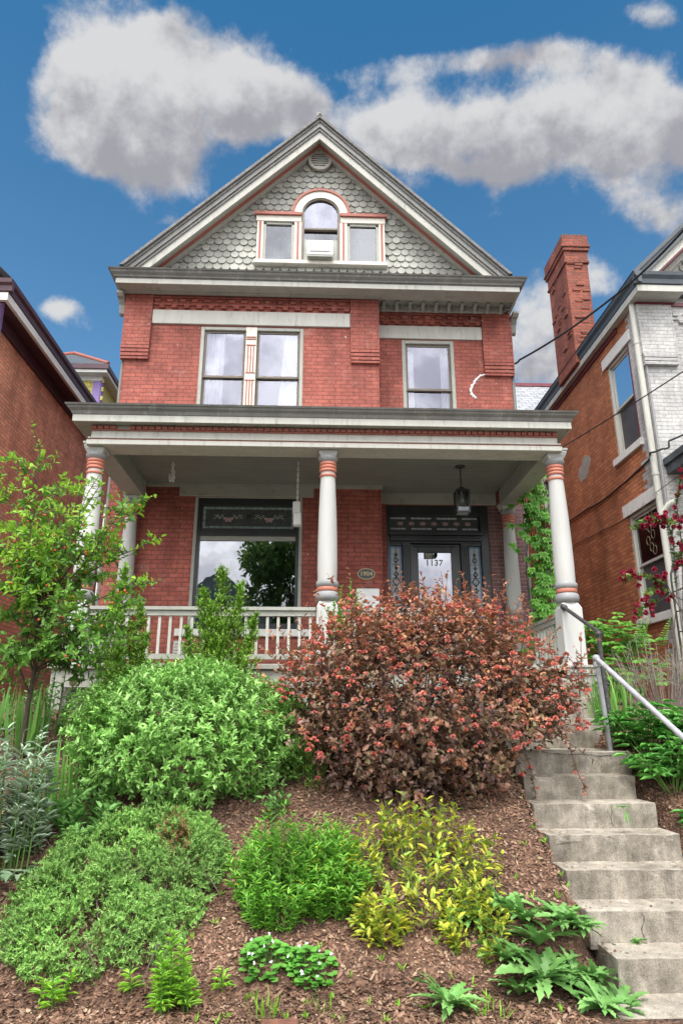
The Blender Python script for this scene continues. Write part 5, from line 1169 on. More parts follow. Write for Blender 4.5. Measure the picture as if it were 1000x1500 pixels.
for k in range(46):
    a = random.uniform(0, 6.28); e = random.uniform(.15, 1); x1, y1 = .95+1.15*math.cos(a)*e, 6.5+.68*math.sin(a)*e
    bx_, by_ = .78+.2*math.cos(a), 5.97+.12*math.sin(a); st.tube([(bx_, by_, gz_(by_)-.02), (.85+.42*math.cos(a)*e, 6.12+.28*math.sin(a)*e, 1.4), (x1, y1-.2, 1.95+.4*(1-e))], [.012, .008, .004], 5)
st.build('stems', M['twig'], T0)
# ---- spreading juniper mat
T0 = thing('juniper_mat', (-1.25, 5.1, .35), 'low spreading grey green juniper mat covering the foot of the bank', 'shrub', 'shrubs on the bank')
poly = [(-1.95, 5.12), (-1.9, 4.72), (-1.62, 4.57), (-1.15, 4.60), (-.85, 4.66), (-.70, 4.95), (-.60, 5.2), (-.58, 5.45), (-.8, 5.68), (-1.22, 5.80), (-1.5, 5.66), (-1.75, 5.50), (-1.85, 5.3)]
def inpoly(x, y, P_):
    c_ = False; n_ = len(P_)
    for i in range(n_):
        (x1, y1), (x2, y2) = P_[i], P_[(i+1) % n_]
        if (y1 > y) != (y2 > y) and x < (x2-x1)*(y-y1)/(y2-y1)+x1: c_ = not c_
    return c_
def edged(x, y, P_):
    m_ = 9
    for i in range(len(P_)):
        a = np.array(P_[i]); b = np.array(P_[(i+1) % len(P_)]); t = np.clip(((np.array([x, y])-a)@(b-a))/((b-a)@(b-a)), 0, 1); m_ = min(m_, np.linalg.norm(a+(b-a)*t-np.array([x, y])))
    return m_
Bs = []; Ts = []; mi = []
while len(Bs) < 3600:
    x, y = random.uniform(-2.1, -.5), random.uniform(4.45, 5.9)
    if not inpoly(x, y, poly): continue
    e = min(1, edged(x, y, poly)/.24); cl_ = mnoise.noise((x*5.5, y*6.5, 2)); h = (.05+.15*e**.7)*(1+.75*cl_)+.05*mnoise.noise((x*12, y*12, 5))
    if cl_ < -.18 and random.random() < .6: continue
    z = gnd(x, y)+max(.04, h)*(1 if random.random() < .7 else random.uniform(.4, 1)); a = random.uniform(0, 6.28)
    out = np.array([math.cos(a)*.7+.25*(x+1.25), math.sin(a)*.6-.55, .35+.3*e]); out = out/np.linalg.norm(out)*random.uniform(.07, .14)
    p = np.array([x, y, z]); Bs.append(p-out*.5); Ts.append(p+out*.5); mi.append(1 if mnoise.noise((x*2.6, y*2.6, 11)) > .42 and random.random() < .55 else 0)
lv = Leaves(); Bs = np.array(Bs); Ts = np.array(Ts)
shoots(lv, Bs, Ts, 26, .024, .0034, spread=.7, start=0, mi=np.array(mi), fold=.4, droop=-.1)
lv.build('foliage', [L_JUN, L_JUNB], T0)
s = MB()
for k in range(40):
    x, y = random.uniform(-1.7, -.75), random.uniform(4.75, 5.6); a = random.uniform(0, 6.28); s.tube([(x, y, gnd(x, y)), (x+.15*math.cos(a), y+.15*math.sin(a), gnd(x, y)+.09), (x+.3*math.cos(a), y+.3*math.sin(a), gnd(x+.3*math.cos(a), y+.3*math.sin(a))+.12)], [.008, .006, .003], 5)
s.build('stems', M['bark'], T0)
# ---- cherry sapling at left
T0 = thing('cherry_tree', (-2.58, 6.5, 1.15), 'slender young cherry tree with bright green leaves and small orange cherries', 'tree')
s = MB(); f0 = Vector(at(42, 1030, 6.45)); f1 = Vector(at(55, 960, 6.4)); b0 = Vector((-2.6, 6.5, 1.1))
s.tube([b0, b0.lerp(f0, .5)+Vector((.01, 0, 0)), f0, f1], [.027, .024, .021, .017], 8)
lv = Leaves(); br = MB()
tips = [(60, 648), (22, 672), (95, 688), (150, 705), (188, 735), (205, 728), (118, 760), (45, 745), (0, 700), (85, 790), (170, 790), (236, 850), (150, 850), (100, 860), (20, 820), (60, 900), (130, 915), (185, 935), (30, 960), (95, 965), (150, 985), (0, 900), (-40, 750), (-60, 850), (-40, 940), (195, 885), (130, 720), (75, 715), (35, 780), (210, 800), (-15, 800), (115, 820), (60, 840), (160, 945), (-30, 690), (10, 860), (75, 940), (120, 1000), (0, 1000), (45, 870)]
bs, ts, mis = [], [], []; berries = []
for i, (px, py) in enumerate(tips):
    t_ = Vector(at(px, py, random.uniform(5.75, 6.75))); hub = f0.lerp(f1, random.random()) if py > 880 else f1+Vector((random.uniform(-.05, .05), random.uniform(-.05, .05), random.uniform(0, .45)))
    if (t_-hub).length < .1: continue
    mid = hub.lerp(t_, .5)+Vector((random.uniform(-.08, .08), random.uniform(-.1, .1), .08 if py < 880 else .14)); q = [hub, hub.lerp(mid, .6)+Vector((0, 0, .03)), mid, mid.lerp(t_, .5)+Vector((0, 0, .02)), t_]
    br.tube(q, [.010, .008, .006, .0045, .0025], 5)
    for a, b in ((q[1], q[2]), (q[2], q[3]), (q[3], q[4])):
        bs.append(a); ts.append(b); mis.append(i)
        for k in range(5):
            o = a.lerp(b, random.random()); dd = Vector((random.gauss(0, .6), random.gauss(0, .5), random.uniform(-.15, .6))).normalized()*random.uniform(.12, .30); br.tube([o, o+dd], [.004, .002], 4); bs.append(o); ts.append(o+dd); mis.append(i)
            if random.random() < .5: berries.append(o+dd*random.uniform(.3, .9)+Vector((0, -.02, -.045)))
s.build('trunk', M['bark'], T0); br.build('branches', M['bark'], T0)
B = np.array([tuple(v) for v in bs]); Tt = np.array([tuple(v) for v in ts]); hi = Tt[:, 2]
shoots(lv, B, Tt, 12, .064, .0155, spread=.7, start=.1, mi=0, tipmi=np.where((hi > 2.3) & (rng.random(len(hi)) < np.clip((hi-2.1)*.8, 0, .85)), 1, 0), tipfrom=.3, fold=.35, droop=.25)
lv.build('crown', L_CHERRY, T0)
s = MB()
for p in berries[:150]: s.ball(p, random.uniform(.009, .014), 7, 5)
s.build('cherries', M['berry'], T0, kind='stuff')
# cream roses under the cherry
fl = Leaves(); lvr = Leaves(); s = MB()
T0 = thing('cream_rose_bush', tuple(at(95, 970, 6.9)-Vector((0, 0, .6))), 'rose bush with cream flowers half hidden behind the cherry tree', 'rose bush')
for px, py in ((80, 880), (104, 943), (70, 890), (35, 948), (98, 885), (108, 1000)):
    p = np.array(at(px, py, 6.75)); dd = rdir(40); fl.add(p+dd*.01, dd, rdir(40), .034, .017, fold=.4, droop=.3); s.tube([tuple(p), (p[0]-.1, p[1]+.1, 1.2)], .005, 4); shoots(lvr, np.array([[p[0]-.1, p[1]+.1, 1.3]]), np.array([p]), 40, .05, .014, start=.2)
fl.build('flowers', P_CREAM, T0); lvr.build('foliage', L_ROSE, T0); s.build('stems', M['greenstem'], T0)
# ---- conifers
def conifer(pos, plumes, label):
    t = thing('conifer', pos, label, 'conifer', 'conifers before the porch'); lv = Leaves(); s = MB(); x, y, z = pos
    for dx, dy, h, r, n in plumes:
        zz = rng.uniform(.05, 1, n); rr = r*(1-zz**1.7)**.8*rng.uniform(.3, 1.1, n)*(1+.35*np.sin(zz*21+dx*30)); a = rng.uniform(0, 6.28, n); lean = np.array([dx*.9, dy*.5])
        q = np.stack([x+dx*.35+lean[0]*zz+rr*np.cos(a), y+dy*.35+lean[1]*zz+rr*np.sin(a), z+zz*h], 1); ax = np.stack([np.cos(a)*.6, np.sin(a)*.6, np.full(n, .75)], 1)+rdir(n)*.4; ax = norm(ax)*rng.uniform(.07, .17, (n, 1))
        shoots(lv, q-ax*.5, q+ax*.5, 22, .030, .0066, spread=.65, start=0, fold=.5, droop=-.05)
        s.tube([(x, y, z-.1), (x+dx*.35+lean[0]*.5, y+dy*.35, z+h*.5), (x+dx*.35+lean[0]*.9, y+dy*.35+lean[1]*.9, z+h*.9)], [.02, .012, .004], 6)
    lv.build('foliage', L_CONE, t); s.build('trunk', M['bark'], t); return t
conifer((-1.02, 7.5, 1.45), [(0, 0, 1.66, .22, 420), (-.16, 0, 1.42, .19, 330), (.17, -.05, 1.5, .19, 330), (.30, 0, 1.15, .17, 260), (-.28, -.05, 1.0, .16, 240), (.05, -.2, 1.05, .2, 260), (-.08, -.12, 1.25, .17, 240)], 'bright green bushy conifer in front of the parlour window')
conifer((-2.0, 7.35, 1.35), [(-.05, 0, 1.75, .17, 330), (.12, 0, 1.35, .16, 260), (-.18, -.05, 1.2, .16, 240), (.2, -.1, 1.0, .15, 220), (0, -.2, .9, .18, 220)], 'narrow lime conifer between the cherry tree and the railing')
# small pale leafy shrub tip
t = thing('pale_leafy_shrub', (.25, 7.55, 1.5), 'fresh light green shrub tip beside the middle porch column', 'shrub', 'shrubs on the bank'); lv = Leaves(); s = MB()
for px, py in ((515, 852), (500, 862), (525, 865), (490, 880), (505, 880), (530, 885), (480, 888), (515, 895), (495, 900)):
    p = at(px, py, 7.5); b_ = Vector((.25+random.uniform(-.1, .1), 7.55, 2.0)); s.tube([b_, p], [.006, .003], 4); shoots(lv, np.array([tuple(b_.lerp(p, .35))]), np.array([tuple(p)]), 60, .05, .014, spread=.6, start=.1)
lv.build('foliage', leafmat('lime shrub leaf', [(.16, .36, .03), (.24, .45, .06), (.12, .30, .03)], trans=.35), t); s.build('stems', M['greenstem'], t)
# ---- virginia creeper up the right back column
t = thing('creeper_vine', (3.32, 9.75, 2.0), 'green creeper vine climbing beside the right back porch column', 'vine'); lv = Leaves(); s = MB()
for k in range(7):
    q = []; x0 = 3.18+.05*k
    for j in range(9): q.append((x0+.05*math.sin(j*1.3+k)+(.06 if j < 3 else 0), 9.9-.03*k+.03*math.cos(j+k), 2.0+j*.4))
    s.tube(q, .007, 5)
cen = []
for k in range(330):
    z = 2.1+3.1*random.random(); wv = .20+.12*math.sin(z*3.1)+(.1 if 3.2 < z < 4.4 else 0); cen.append((3.34+random.gauss(0, wv*.55)+.05*math.sin(z*2), 9.78+random.uniform(-.18, .12), z))
for cx, cy, cz in cen:
    if cx > 3.52: cx = 3.52-random.random()*.3
    ax = np.array([random.gauss(0, .5), -1+random.random()*.6, -.35]); q = 5; ang = np.linspace(-1.25, 1.25, q); sd = np.array([1, 0, 0]); dn = np.array([0, -.35, -1.])
    D = np.array([dn*math.cos(a)+sd*math.sin(a)+ax*.15 for a in ang]); lv.add(arr((cx, cy, cz), q), D, arr((0, -1, .6), q)+rdir(q)*.3, np.array([.075, .10, .115, .10, .075])*random.uniform(.8, 1.2), .026, fold=.25, droop=.2)
lv.build('foliage', L_VINE, t); s.build('stems', M['bark'], t)
# ---- strip leaved plants
def blades(name, loc, label, cat, n, L, w, mat, spread=.12, lean=.3, bend=.5, group=None, loclist=None):
    s = MB()
    for k in range(n):
        a = random.uniform(0, 6.28); q = random.uniform(0, 1)**.5*spread; x, y = loc[0]+q*math.cos(a), loc[1]+q*math.sin(a); d = Vector((math.cos(a)*lean*random.uniform(.2, 1), math.sin(a)*lean*random.uniform(.2, 1), 1)); ll = L*random.uniform(.6, 1.05)
        s.strip((x, y, loc[2]-.02), d, Vector((-math.sin(a)+random.gauss(0, .5), math.cos(a)+random.gauss(0, .5), .1)).cross(d), ll, [w*.6, w, w, w*.85, w*.5, .001], bend*random.uniform(.1, 1), .25)
    o = s.build(name, mat); top(o, label, cat, group); return o
p = grd(45, 1100); blades('iris_clump', (p.x-.02, p.y-.1, p.z), 'upright sword leaved iris clump behind the cherry trunk', 'iris', 26, .62, .016, L_IRIS, .17, .35, .6, 'iris clumps')
p = grd(82, 1195); blades('iris_clump', tuple(p), 'upright iris clump in front of the cherry trunk beside the green shrub', 'iris', 20, .60, .014, L_IRIS, .12, .16, .25, 'iris clumps')
p = grd(122, 1150); blades('iris_clump', tuple(p), 'thin grassy iris leaves against the flank of the green shrub', 'iris', 14, .72, .010, L_IRIS, .12, .16, .5, 'iris clumps')
p = grd(5, 1080); blades('iris_clump', (p.x-.1, p.y, p.z), 'iris leaves behind the silvery grey plant', 'iris', 16, .6, .014, L_IRIS, .15, .3, .5, 'iris clumps')
p = Vector((3.15, 7.35, 1.5)); blades('grass_clump', tuple(p), 'tall arching grass beside the upper steps', 'grass clump', 60, .62, .008, L_IRIS, .22, .5, 1.2)
p = grd(390, 1485); blades('grass_tuft', tuple(p), 'small grass tuft at the front edge of the mulch', 'grass tuft', 26, .13, .003, L_LILY, .07, .9, 1.1, 'grass tufts')
p = grd(475, 1480); blades('grass_tuft', tuple(p), 'tiny thin grass tuft on mulch right of the white violets', 'grass tuft', 12, .10, .002, L_LILY, .05, .9, 1.1, 'grass tufts')
p = grd(700, 1490); blades('grass_tuft', tuple(p+Vector((.1, 0, 0))), 'small grass tuft between two toothed weeds', 'grass tuft', 16, .11, .003, L_LILY, .06, .9, 1.1, 'grass tufts')
# silvery plant at far left
p = Vector((-2.16, 5.38, .57)); t = thing('silver_plant', tuple(p), 'silvery grey leaved plant beside the juniper mat', 'plant'); s = MB(); lv = Leaves()
for k in range(52):
    a = random.uniform(0, 6.28); e = random.uniform(.1, .5); b_ = Vector((p.x+e*.6*math.cos(a), p.y+e*.5*math.sin(a), p.z-.05)); tt = b_+Vector((math.cos(a)*.2*e+random.uniform(-.05, .1), -.1*random.random(), random.uniform(.35, .92))); s.tube([b_, b_.lerp(tt, .5), tt], [.006, .005, .003], 5); shoots(lv, np.array([tuple(b_)]), np.array([tuple(tt)]), 34, .10, .011, spread=.8, start=.15, droop=.3)
s.build('stems', M['greenstem'], t); lv.build('foliage', L_SILV, t)
s = MB()
for k in range(26):
    a = random.uniform(-2.6, .6); b_ = Vector((p.x+.15+random.uniform(-.2, .15), p.y-.12+random.uniform(-.15, .1), p.z-.08)); s.strip(b_, (math.cos(a), math.sin(a)*.7, .5), (0, 0, 1), random.uniform(.2, .32), [.006, .02, .026, .024, .014, .001], 1.2, .2)
s.build('lower_leaves', leafmat('grey green blade', [(.13, .22, .11), (.2, .3, .17), (.3, .34, .2)], rough=.7), t)
# leafy filler
def leafy(name, pos, label, cat, n, R_, h, L, W, mat, stems=True, flower=None, nf=0, group=None, per=14, spread=.8):
    t = thing(name, pos, label, cat, group); lv = Leaves(); s = MB(); bs, ts = [], []
    for k in range(n):
        a = random.uniform(0, 6.28); e = random.random()**.5; x, y = pos[0]+R_[0]*e*math.cos(a), pos[1]+R_[1]*e*math.sin(a); zb = gnd(x, y)-.01; hh = h*(1.05-.55*e*e)*random.uniform(.75, 1.15); tip = (x+.25*R_[0]*math.cos(a)*e+random.gauss(0, .02), y+.25*R_[1]*math.sin(a)*e+random.gauss(0, .02), zb+hh); bs.append((x*.8+pos[0]*.2, y*.8+pos[1]*.2, zb)); ts.append(tip); s.tube([bs[-1], tip], [.003, .0015], 4)
    shoots(lv, np.array(bs), np.array(ts), per, L, W, spread=spread, start=.12); lv.build('foliage', mat, t); s.build('stems', M['greenstem'], t)
    if flower:
        f = Leaves()
        for k in range(nf):
            q = np.array(random.choice(ts))+np.array([random.gauss(0, .02), random.gauss(0, .02)-.01, .015]); dd = rdir(7); dd[:, 2] = np.abs(dd[:, 2])*.4; f.add(arr(q, 7), dd, arr((0, 0, 1), 7), flower[1], flower[1]*.4)
        f.build('flowers', flower[0], t, kind='stuff')
    return t
P_YELL = leafmat('yellow bud', [(.55, .42, .03), (.45, .5, .05)])
p = grd(400, 1355); leafy('coreopsis_clump', (p.x+.0, p.y+.1, p.z), 'taller bright green feathery clump with tiny yellow buds, behind the white violets', 'perennial', 150, (.25, .22), .52, .058, .0072, L_COREO, flower=(P_YELL, .012), nf=46, group='feathery green clumps', per=34)
p = grd(475, 1345); leafy('coreopsis_clump', (p.x+.02, p.y+.12, p.z), 'shorter bright green feathery clump with tiny yellow buds, touching the golden shrub', 'perennial', 120, (.23, .2), .44, .058, .0072, L_COREO, flower=(P_YELL, .012), nf=30, group='feathery green clumps', per=34)
p = grd(620, 1325); leafy('golden_shrub', (p.x-.02, p.y+.14, p.z), 'open golden yellow leaved shrub on mulch below the red leaved shrub', 'shrub', 105, (.50, .38), .44, .070, .0145, L_YEL, per=11, group='shrubs on the bank')
p = grd(560, 1375); leafy('golden_shrub', (p.x, p.y, p.z), 'small golden leaved seedling in front of the feathery green clump', 'shrub', 30, (.15, .1), .26, .07, .014, L_YEL, per=14, group='shrubs on the bank')
p = grd(700, 1395); leafy('golden_shrub', (p.x-.02, p.y+.05, p.z), 'low golden leaved shoots mixed with toothed weeds', 'shrub', 50, (.22, .16), .26, .06, .013, L_YEL, per=12, group='shrubs on the bank')
p = grd(455, 1165); leafy('golden_shrub', (p.x+.0, p.y+.15, p.z), 'yellow green foliage peeping out between the green and red shrubs', 'shrub', 36, (.15, .15), .42, .03, .006, L_CONE, per=18, group='shrubs on the bank')
p = grd(120, 1225); leafy('leafy_weed', (p.x, p.y, p.z), 'dark green leafy weed between the iris and the juniper', 'weed', 44, (.2, .14), .34, .095, .020, L_WEED, per=11)
p = grd(400, 1215); leafy('leafy_weed', (p.x, p.y+.1, p.z), 'dark green leafy weed under the right side of the green shrub', 'weed', 14, (.1, .1), .26, .05, .016, L_WEED, per=9)
# white violets
def violets(px, py, label, n, R_):
    p = grd(px, py); t = thing('violet_clump', tuple(p), label, 'violets', 'white violet clumps'); lv = Leaves(); s = MB(); f = Leaves()
    for k in range(n):
        a = random.uniform(0, 6.28); e = random.random()**.5; x, y = p.x+R_*e*math.cos(a), p.y+R_*.7*e*math.sin(a); q = np.array([x, y, gnd(x, y)+random.uniform(.03, .12)*(1.2-e)+.01]); s.tube([(p.x*.5+x*.5, p.y*.5+y*.5, gnd(x, y)), tuple(q)], .0018, 4)
        dd = np.array([[math.cos(a+random.gauss(0, .8)), math.sin(a+random.gauss(0, .8))-.3, .15]]); lv.add(q[None]-dd*.01, dd, np.array([[random.gauss(0, .25), -.35, 1.]]), random.uniform(.035, .06), random.uniform(.018, .027), fold=.12, droop=.15, wide=.4)
        if k % 13 == 0: d5 = rdir(5)*np.array([1, .6, 1]); f.add(arr(q+np.array([0, -.01, .03]), 5), d5, arr((0, -1, .5), 5), .011, .005)
    lv.build('foliage', L_VIOL, t); s.build('stems', M['greenstem'], t); f.build('flowers', P_WHITE, t, kind='stuff')
violets(390, 1415, 'left clump of round leaved white violets on the mulch', 110, .16); violets(452, 1425, 'right clump of round leaved white violets on the mulch', 110, .15)
# lilies
def lily(px, py, label, hs, rad, group='lily shoots'):
    p = grd(px, py); t = thing('lily_clump', tuple(p), label, 'lily', group); lv = Leaves(); s = MB()
    for h in hs:
        x, y = p.x+random.uniform(-rad, rad), p.y+random.uniform(-rad, rad)*.8; z = gnd(x, y); tip = np.array([x+random.gauss(0, .02), y-.02, z+h]); s.tube([(x, y, z-.01), tuple(tip)], [.005, .003], 5)
        n_ = int(h*170); tt = rng.uniform(.12, 1, n_); a = tt*60+rng.uniform(0, 1, n_); q = np.array([x, y, z])+(tip-np.array([x, y, z]))*tt[:, None]; D = np.stack([np.cos(a), np.sin(a), .35+.6*tt], 1); lv.add(q, D, arr((0, 0, 1), n_), .082*(1.15-.6*tt), .0068, fold=.2, droop=.35)
        if h > .22:
            for j in range(4): s.ball((tip[0]+random.gauss(0, .01), tip[1]+random.gauss(0, .01), tip[2]+.012*j), .008, 6, 5, (.7, .7, 1.8))
    lv.build('foliage', L_LILY, t); s.build('stems', M['greenstem'], t)
lily(258, 1482, 'clump of bright green whorled lily stems in front of the juniper', [.40, .34, .30, .28, .25, .22, .20, .18, .16, .16, .3, .26], .12)
lily(75, 1475, 'sprawling bright green shoots at the front left of the juniper mat', [.16, .12, .14, .10], .07); lily(192, 1455, 'single short lily shoot on mulch left of the lily clump', [.12], .01); lily(324, 1455, 'single thin lily shoot on mulch right of the lily clump', [.13], .01)
# toothed weeds (rosettes): two models, copied
def rosette(name, n, L, w, seed, rise=.5):
    random.seed(seed); s = MB()
    for k in range(n):
        a = k*2.399+random.uniform(-.3, .3); ll = L*random.uniform(.6, 1.1); el = rise*random.uniform(.5, 1.5)*(1.35 if k > n*.65 else .8); ws = []; m_ = 12
        for j in range(m_+1):
            tq = j/m_; e = w*(.25+1.0*math.sin(math.pi*min(1, tq*.95+.05))**.8)*(.75+.45*tq); tooth = .62 if j % 2 else 1.15; ws.append(.001 if j == m_ else (e*tooth*random.uniform(.9, 1.1) if j > 0 else w*.18))
        s.strip((0, 0, .005), (math.cos(a), math.sin(a), el), (0, 0, 1), ll, ws, random.uniform(.7, 1.4), random.uniform(.15, .5), random.gauss(0, .3))
    o = s.build(name, L_WEED); return o
r0 = rosette('toothed_weed', 34, .27, .0195, 3, 1.0); r1 = rosette('toothed_weed', 30, .29, .021, 5, 1.1)
spots = [(655, 1478, .85, 'toothed green weed alone on the mulch under the golden shrub'), (795, 1440, 1.12, 'largest toothed green weed in the patch left of the bottom step'), (765, 1352, .85, 'toothed green weed behind the largest one, beside the golden shoots'),
         (822, 1352, .72, 'toothed green weed at the left end of the third step'), (852, 1382, .66, 'small toothed green weed close to the left end of the second step'), (888, 1402, .55, 'smallest toothed green weed touching the second step'),
         (740, 1410, .8, 'toothed green weed among the golden shoots'), (920, 1478, .9, 'toothed green weed growing at the foot of the bottom step'), (845, 1440, .75, 'toothed green weed on the mulch just right of the largest one'), (690, 1350, .7, 'toothed green weed leaves under the right side of the golden shrub'),
         (735, 1330, .8, 'toothed green weed between the golden shrub and the third step'), (790, 1395, 1.0, 'broad toothed green weed directly behind the largest one'), (870, 1440, .7, 'toothed green weed against the side of the bottom step'), (760, 1460, .75, 'toothed green weed in front of the golden shoots'), (880, 1480, .7, 'low toothed green weed beside the foot of the steps')]
for k, (px, py, sc, lab) in enumerate(spots):
    src = r0 if k % 2 == 0 else r1
    o = src if k < 2 else src.copy()
    if k >= 2: COL.objects.link(o)
    p = grd(px, py)
    if px > 900: p = Vector((1.72, 4.40, -.015))
    o.location = (p.x, p.y, gnd(p.x, p.y)+(.0 if px < 900 else .02)); o.rotation_euler = (.25, 0, random.uniform(0, 6)); o.scale = (sc, sc, sc); tag(o, lab, 'weed', 'toothed weeds on the bank')
# weeds in the step cracks
def sprig(p, label, n, L, cat):
    lv = Leaves(); D = rdir(n); D[:, 2] = np.abs(D[:, 2])*.7+.15; D[:, 1] -= .4; lv.add(arr(tuple(p), n)+rdir(n)*.012, D, arr((0, 0, 1), n), rng.uniform(.5, 1, n)*L, .006, fold=.2, droop=.3); o = lv.build('step_weed' if cat == 'weed' else 'fern', L_WEED); top(o, label, cat)
sprig((2.05, 4.83, .165), 'small green weed sprouting from the crack above the bottom tread', 22, .07, 'weed')
fm = MB(); random.seed(4)
for k in range(7):
    a = random.uniform(-2.8, -.3); d = Vector((math.cos(a)*.8, math.sin(a)*.5, .45)); b_ = Vector((2.30, 5.44, .885)); ln = random.uniform(.10, .17)
    for j in range(9):
        tq = j/9; q = b_+d*ln*tq-Vector((0, 0, ln*tq*tq*.7)); sd = Vector((-d.y, d.x, 0)).normalized()
        for sg in (-1, 1): fm.strip(q, sd*sg+d*.3, (0, 0, 1), .036*(1-tq*.8), [.003, .006, .004, .001], .4, .1)
for k in range(5):
    b_ = Vector((2.325+random.gauss(0, .008), 5.425, .86)); fm.strip(b_, (random.gauss(0, .15), -.25, -1), (0, -1, .2), random.uniform(.06, .12), [.002, .004, .003, .001], .3)
top(fm.build('fern', L_WEED), 'little fern growing from a crack in the third concrete step', 'fern')
# fallen leaves and thin seedlings on the mulch
lv = Leaves(); n = 260; x = rng.uniform(-.6, 1.7, n); y = 4.4+rng.random(n)**.7*1.9; zz = np.array([gnd(a, b) for a, b in zip(x, y)])+.014; D = rdir(n)*np.array([1, 1, .25]); D[:, 2] += .4*D[:, 1]
lv.add(np.stack([x, y, zz], 1), D, arr((0, -.5, 1), n)+rdir(n)*.35, rng.uniform(.02, .05, n), rng.uniform(.006, .013, n), fold=.3, droop=.3)
tag(lv.build('leaf_litter', leafmat('fallen leaf', [(.24, .15, .08), (.33, .22, .12), (.17, .085, .06), (.30, .27, .12), (.12, .07, .05)], rough=.8, trans=.05)), kind='stuff')
lv = Leaves(); n = 90; x = rng.uniform(-.9, 1.7, n); y = 4.2+rng.random(n)**1.2*1.3
for a, b in zip(x, y):
    m_ = random.randint(3, 7); D = rdir(m_)*np.array([.6, .6, .4])+np.array([0, 0, .7]); lv.add(arr((a, b, gnd(a, b)), m_), D, rdir(m_), rng.uniform(.025, .06, m_), .0035, fold=.2, droop=.4)
tag(lv.build('seedling_cover', L_LILY), kind='stuff')
# ---- right bank: peonies, twiggy shrub, vine leaves, roses
def peony(pos, label, n, R_, h):
    t = thing('peony', pos, label, 'peony', 'peony plants by the handrail'); lv = Leaves(); s = MB(); buds = []
    for k in range(n):
        a = random.uniform(0, 6.28); e = random.random()**.5; x, y = pos[0]+R_*e*math.cos(a), pos[1]+R_*e*math.sin(a); zb = gnd(pos[0], pos[1]); hh = h*(1.05-.5*e)*random.uniform(.8, 1.1); tp = Vector((x+.1*math.cos(a), y+.1*math.sin(a), zb+hh)); b_ = Vector((pos[0]+.25*R_*e*math.cos(a), pos[1]+.25*R_*e*math.sin(a), zb-.02)); s.tube([b_, b_.lerp(tp, .5)+Vector((0, 0, .03)), tp], [.005, .004, .003], 5); buds.append(tp)
        for j in range(6):
            o = b_.lerp(tp, random.uniform(.35, 1)); aa = random.uniform(0, 6.28); c_ = Vector((math.cos(aa), math.sin(aa), .25))
            for q in (-.7, 0, .7):
                dd = Matrix.Rotation(q, 3, 'Z') @ c_; lv.add(np.array([tuple(o+c_*.05)]), np.array([tuple(dd)]), np.array([[random.gauss(0, .2), random.gauss(0, .2), 1.]]), random.uniform(.09, .14), random.uniform(.017, .024), fold=.3, droop=.35)
    lv.build('foliage', L_PEONY, t); s.build('stems', M['greenstem'], t); return t, buds
for pos, label, n, R_, h, nb in (((3.05, 6.45, 1.16), 'peony clump with a crimson bloom beside the top of the pipe handrail', 34, .33, .52, 2), ((2.98, 5.95, .9), 'lower peony clump with a pink bud below the handrail', 26, .28, .45, 1), ((3.5, 6.3, 1.1), 'taller peony clump set back behind the handrail', 30, .36, .5, 2), ((3.05, 5.45, .6), 'small peony leaves on bare mulch near the step ends', 9, .14, .25, 0)):
    t, buds = peony(pos, label, n, R_, h)
    for k in range(nb):
        f = Leaves()
        q = np.array(min(buds, key=lambda v: v.y+random.random()*.2))+np.array([random.gauss(0, .06), -.04, .0]); dd = rdir(36); f.add(q+dd*.008, dd, rdir(36), .034, .018, fold=.5, droop=.4); f.build('bloom', P_PEONY, t)
for px, py in ((924, 1132),): pass
f = Leaves(); n = 160; x = rng.uniform(2.70, 3.0, n); y = rng.uniform(5.25, 5.6, n); f.add(np.stack([x, y, np.array([gnd(a, b) for a, b in zip(x, y)])+.012], 1), rdir(n)*np.array([1, 1, .15]), arr((0, -.4, 1), n)+rdir(n)*.3, .03, .010)
tag(f.build('ground_cover', P_RED), kind='stuff')
# dry twiggy shrub
t = thing('twiggy_shrub', (3.75, 7.45, 1.5), 'pale dry twiggy shrub with few leaves under the climbing rose', 'shrub', 'shrubs on the bank'); s = MB(); lv = Leaves(); bs, ts = [], []
for k in range(95):
    a = random.uniform(0, 6.28); e = random.uniform(.1, 1); b_ = Vector((3.75+.12*math.cos(a), 7.45+.1*math.sin(a), 1.45)); q1 = b_+Vector((.3*e*math.cos(a), .25*e*math.sin(a), .35)); q2 = b_+Vector((.52*e*math.cos(a), .42*e*math.sin(a), random.uniform(.6, .98)*(1.1-.35*e))); s.tube([b_, q1, q2], [.005, .0035, .002], 4)
    for j in range(3):
        o = q1.lerp(q2, random.random()); dd = Vector((random.gauss(0, .5), random.gauss(0, .5), random.uniform(.1, .8))).normalized()*random.uniform(.08, .2); s.tube([o, o+dd], [.002, .0012], 3)
        if random.random() < .5: bs.append(tuple(o)); ts.append(tuple(o+dd))
shoots(lv, np.array(bs), np.array(ts), 5, .022, .006, start=.4); s.build('twigs', M['drytwig'], t); lv.build('foliage', L_ROSE, t)
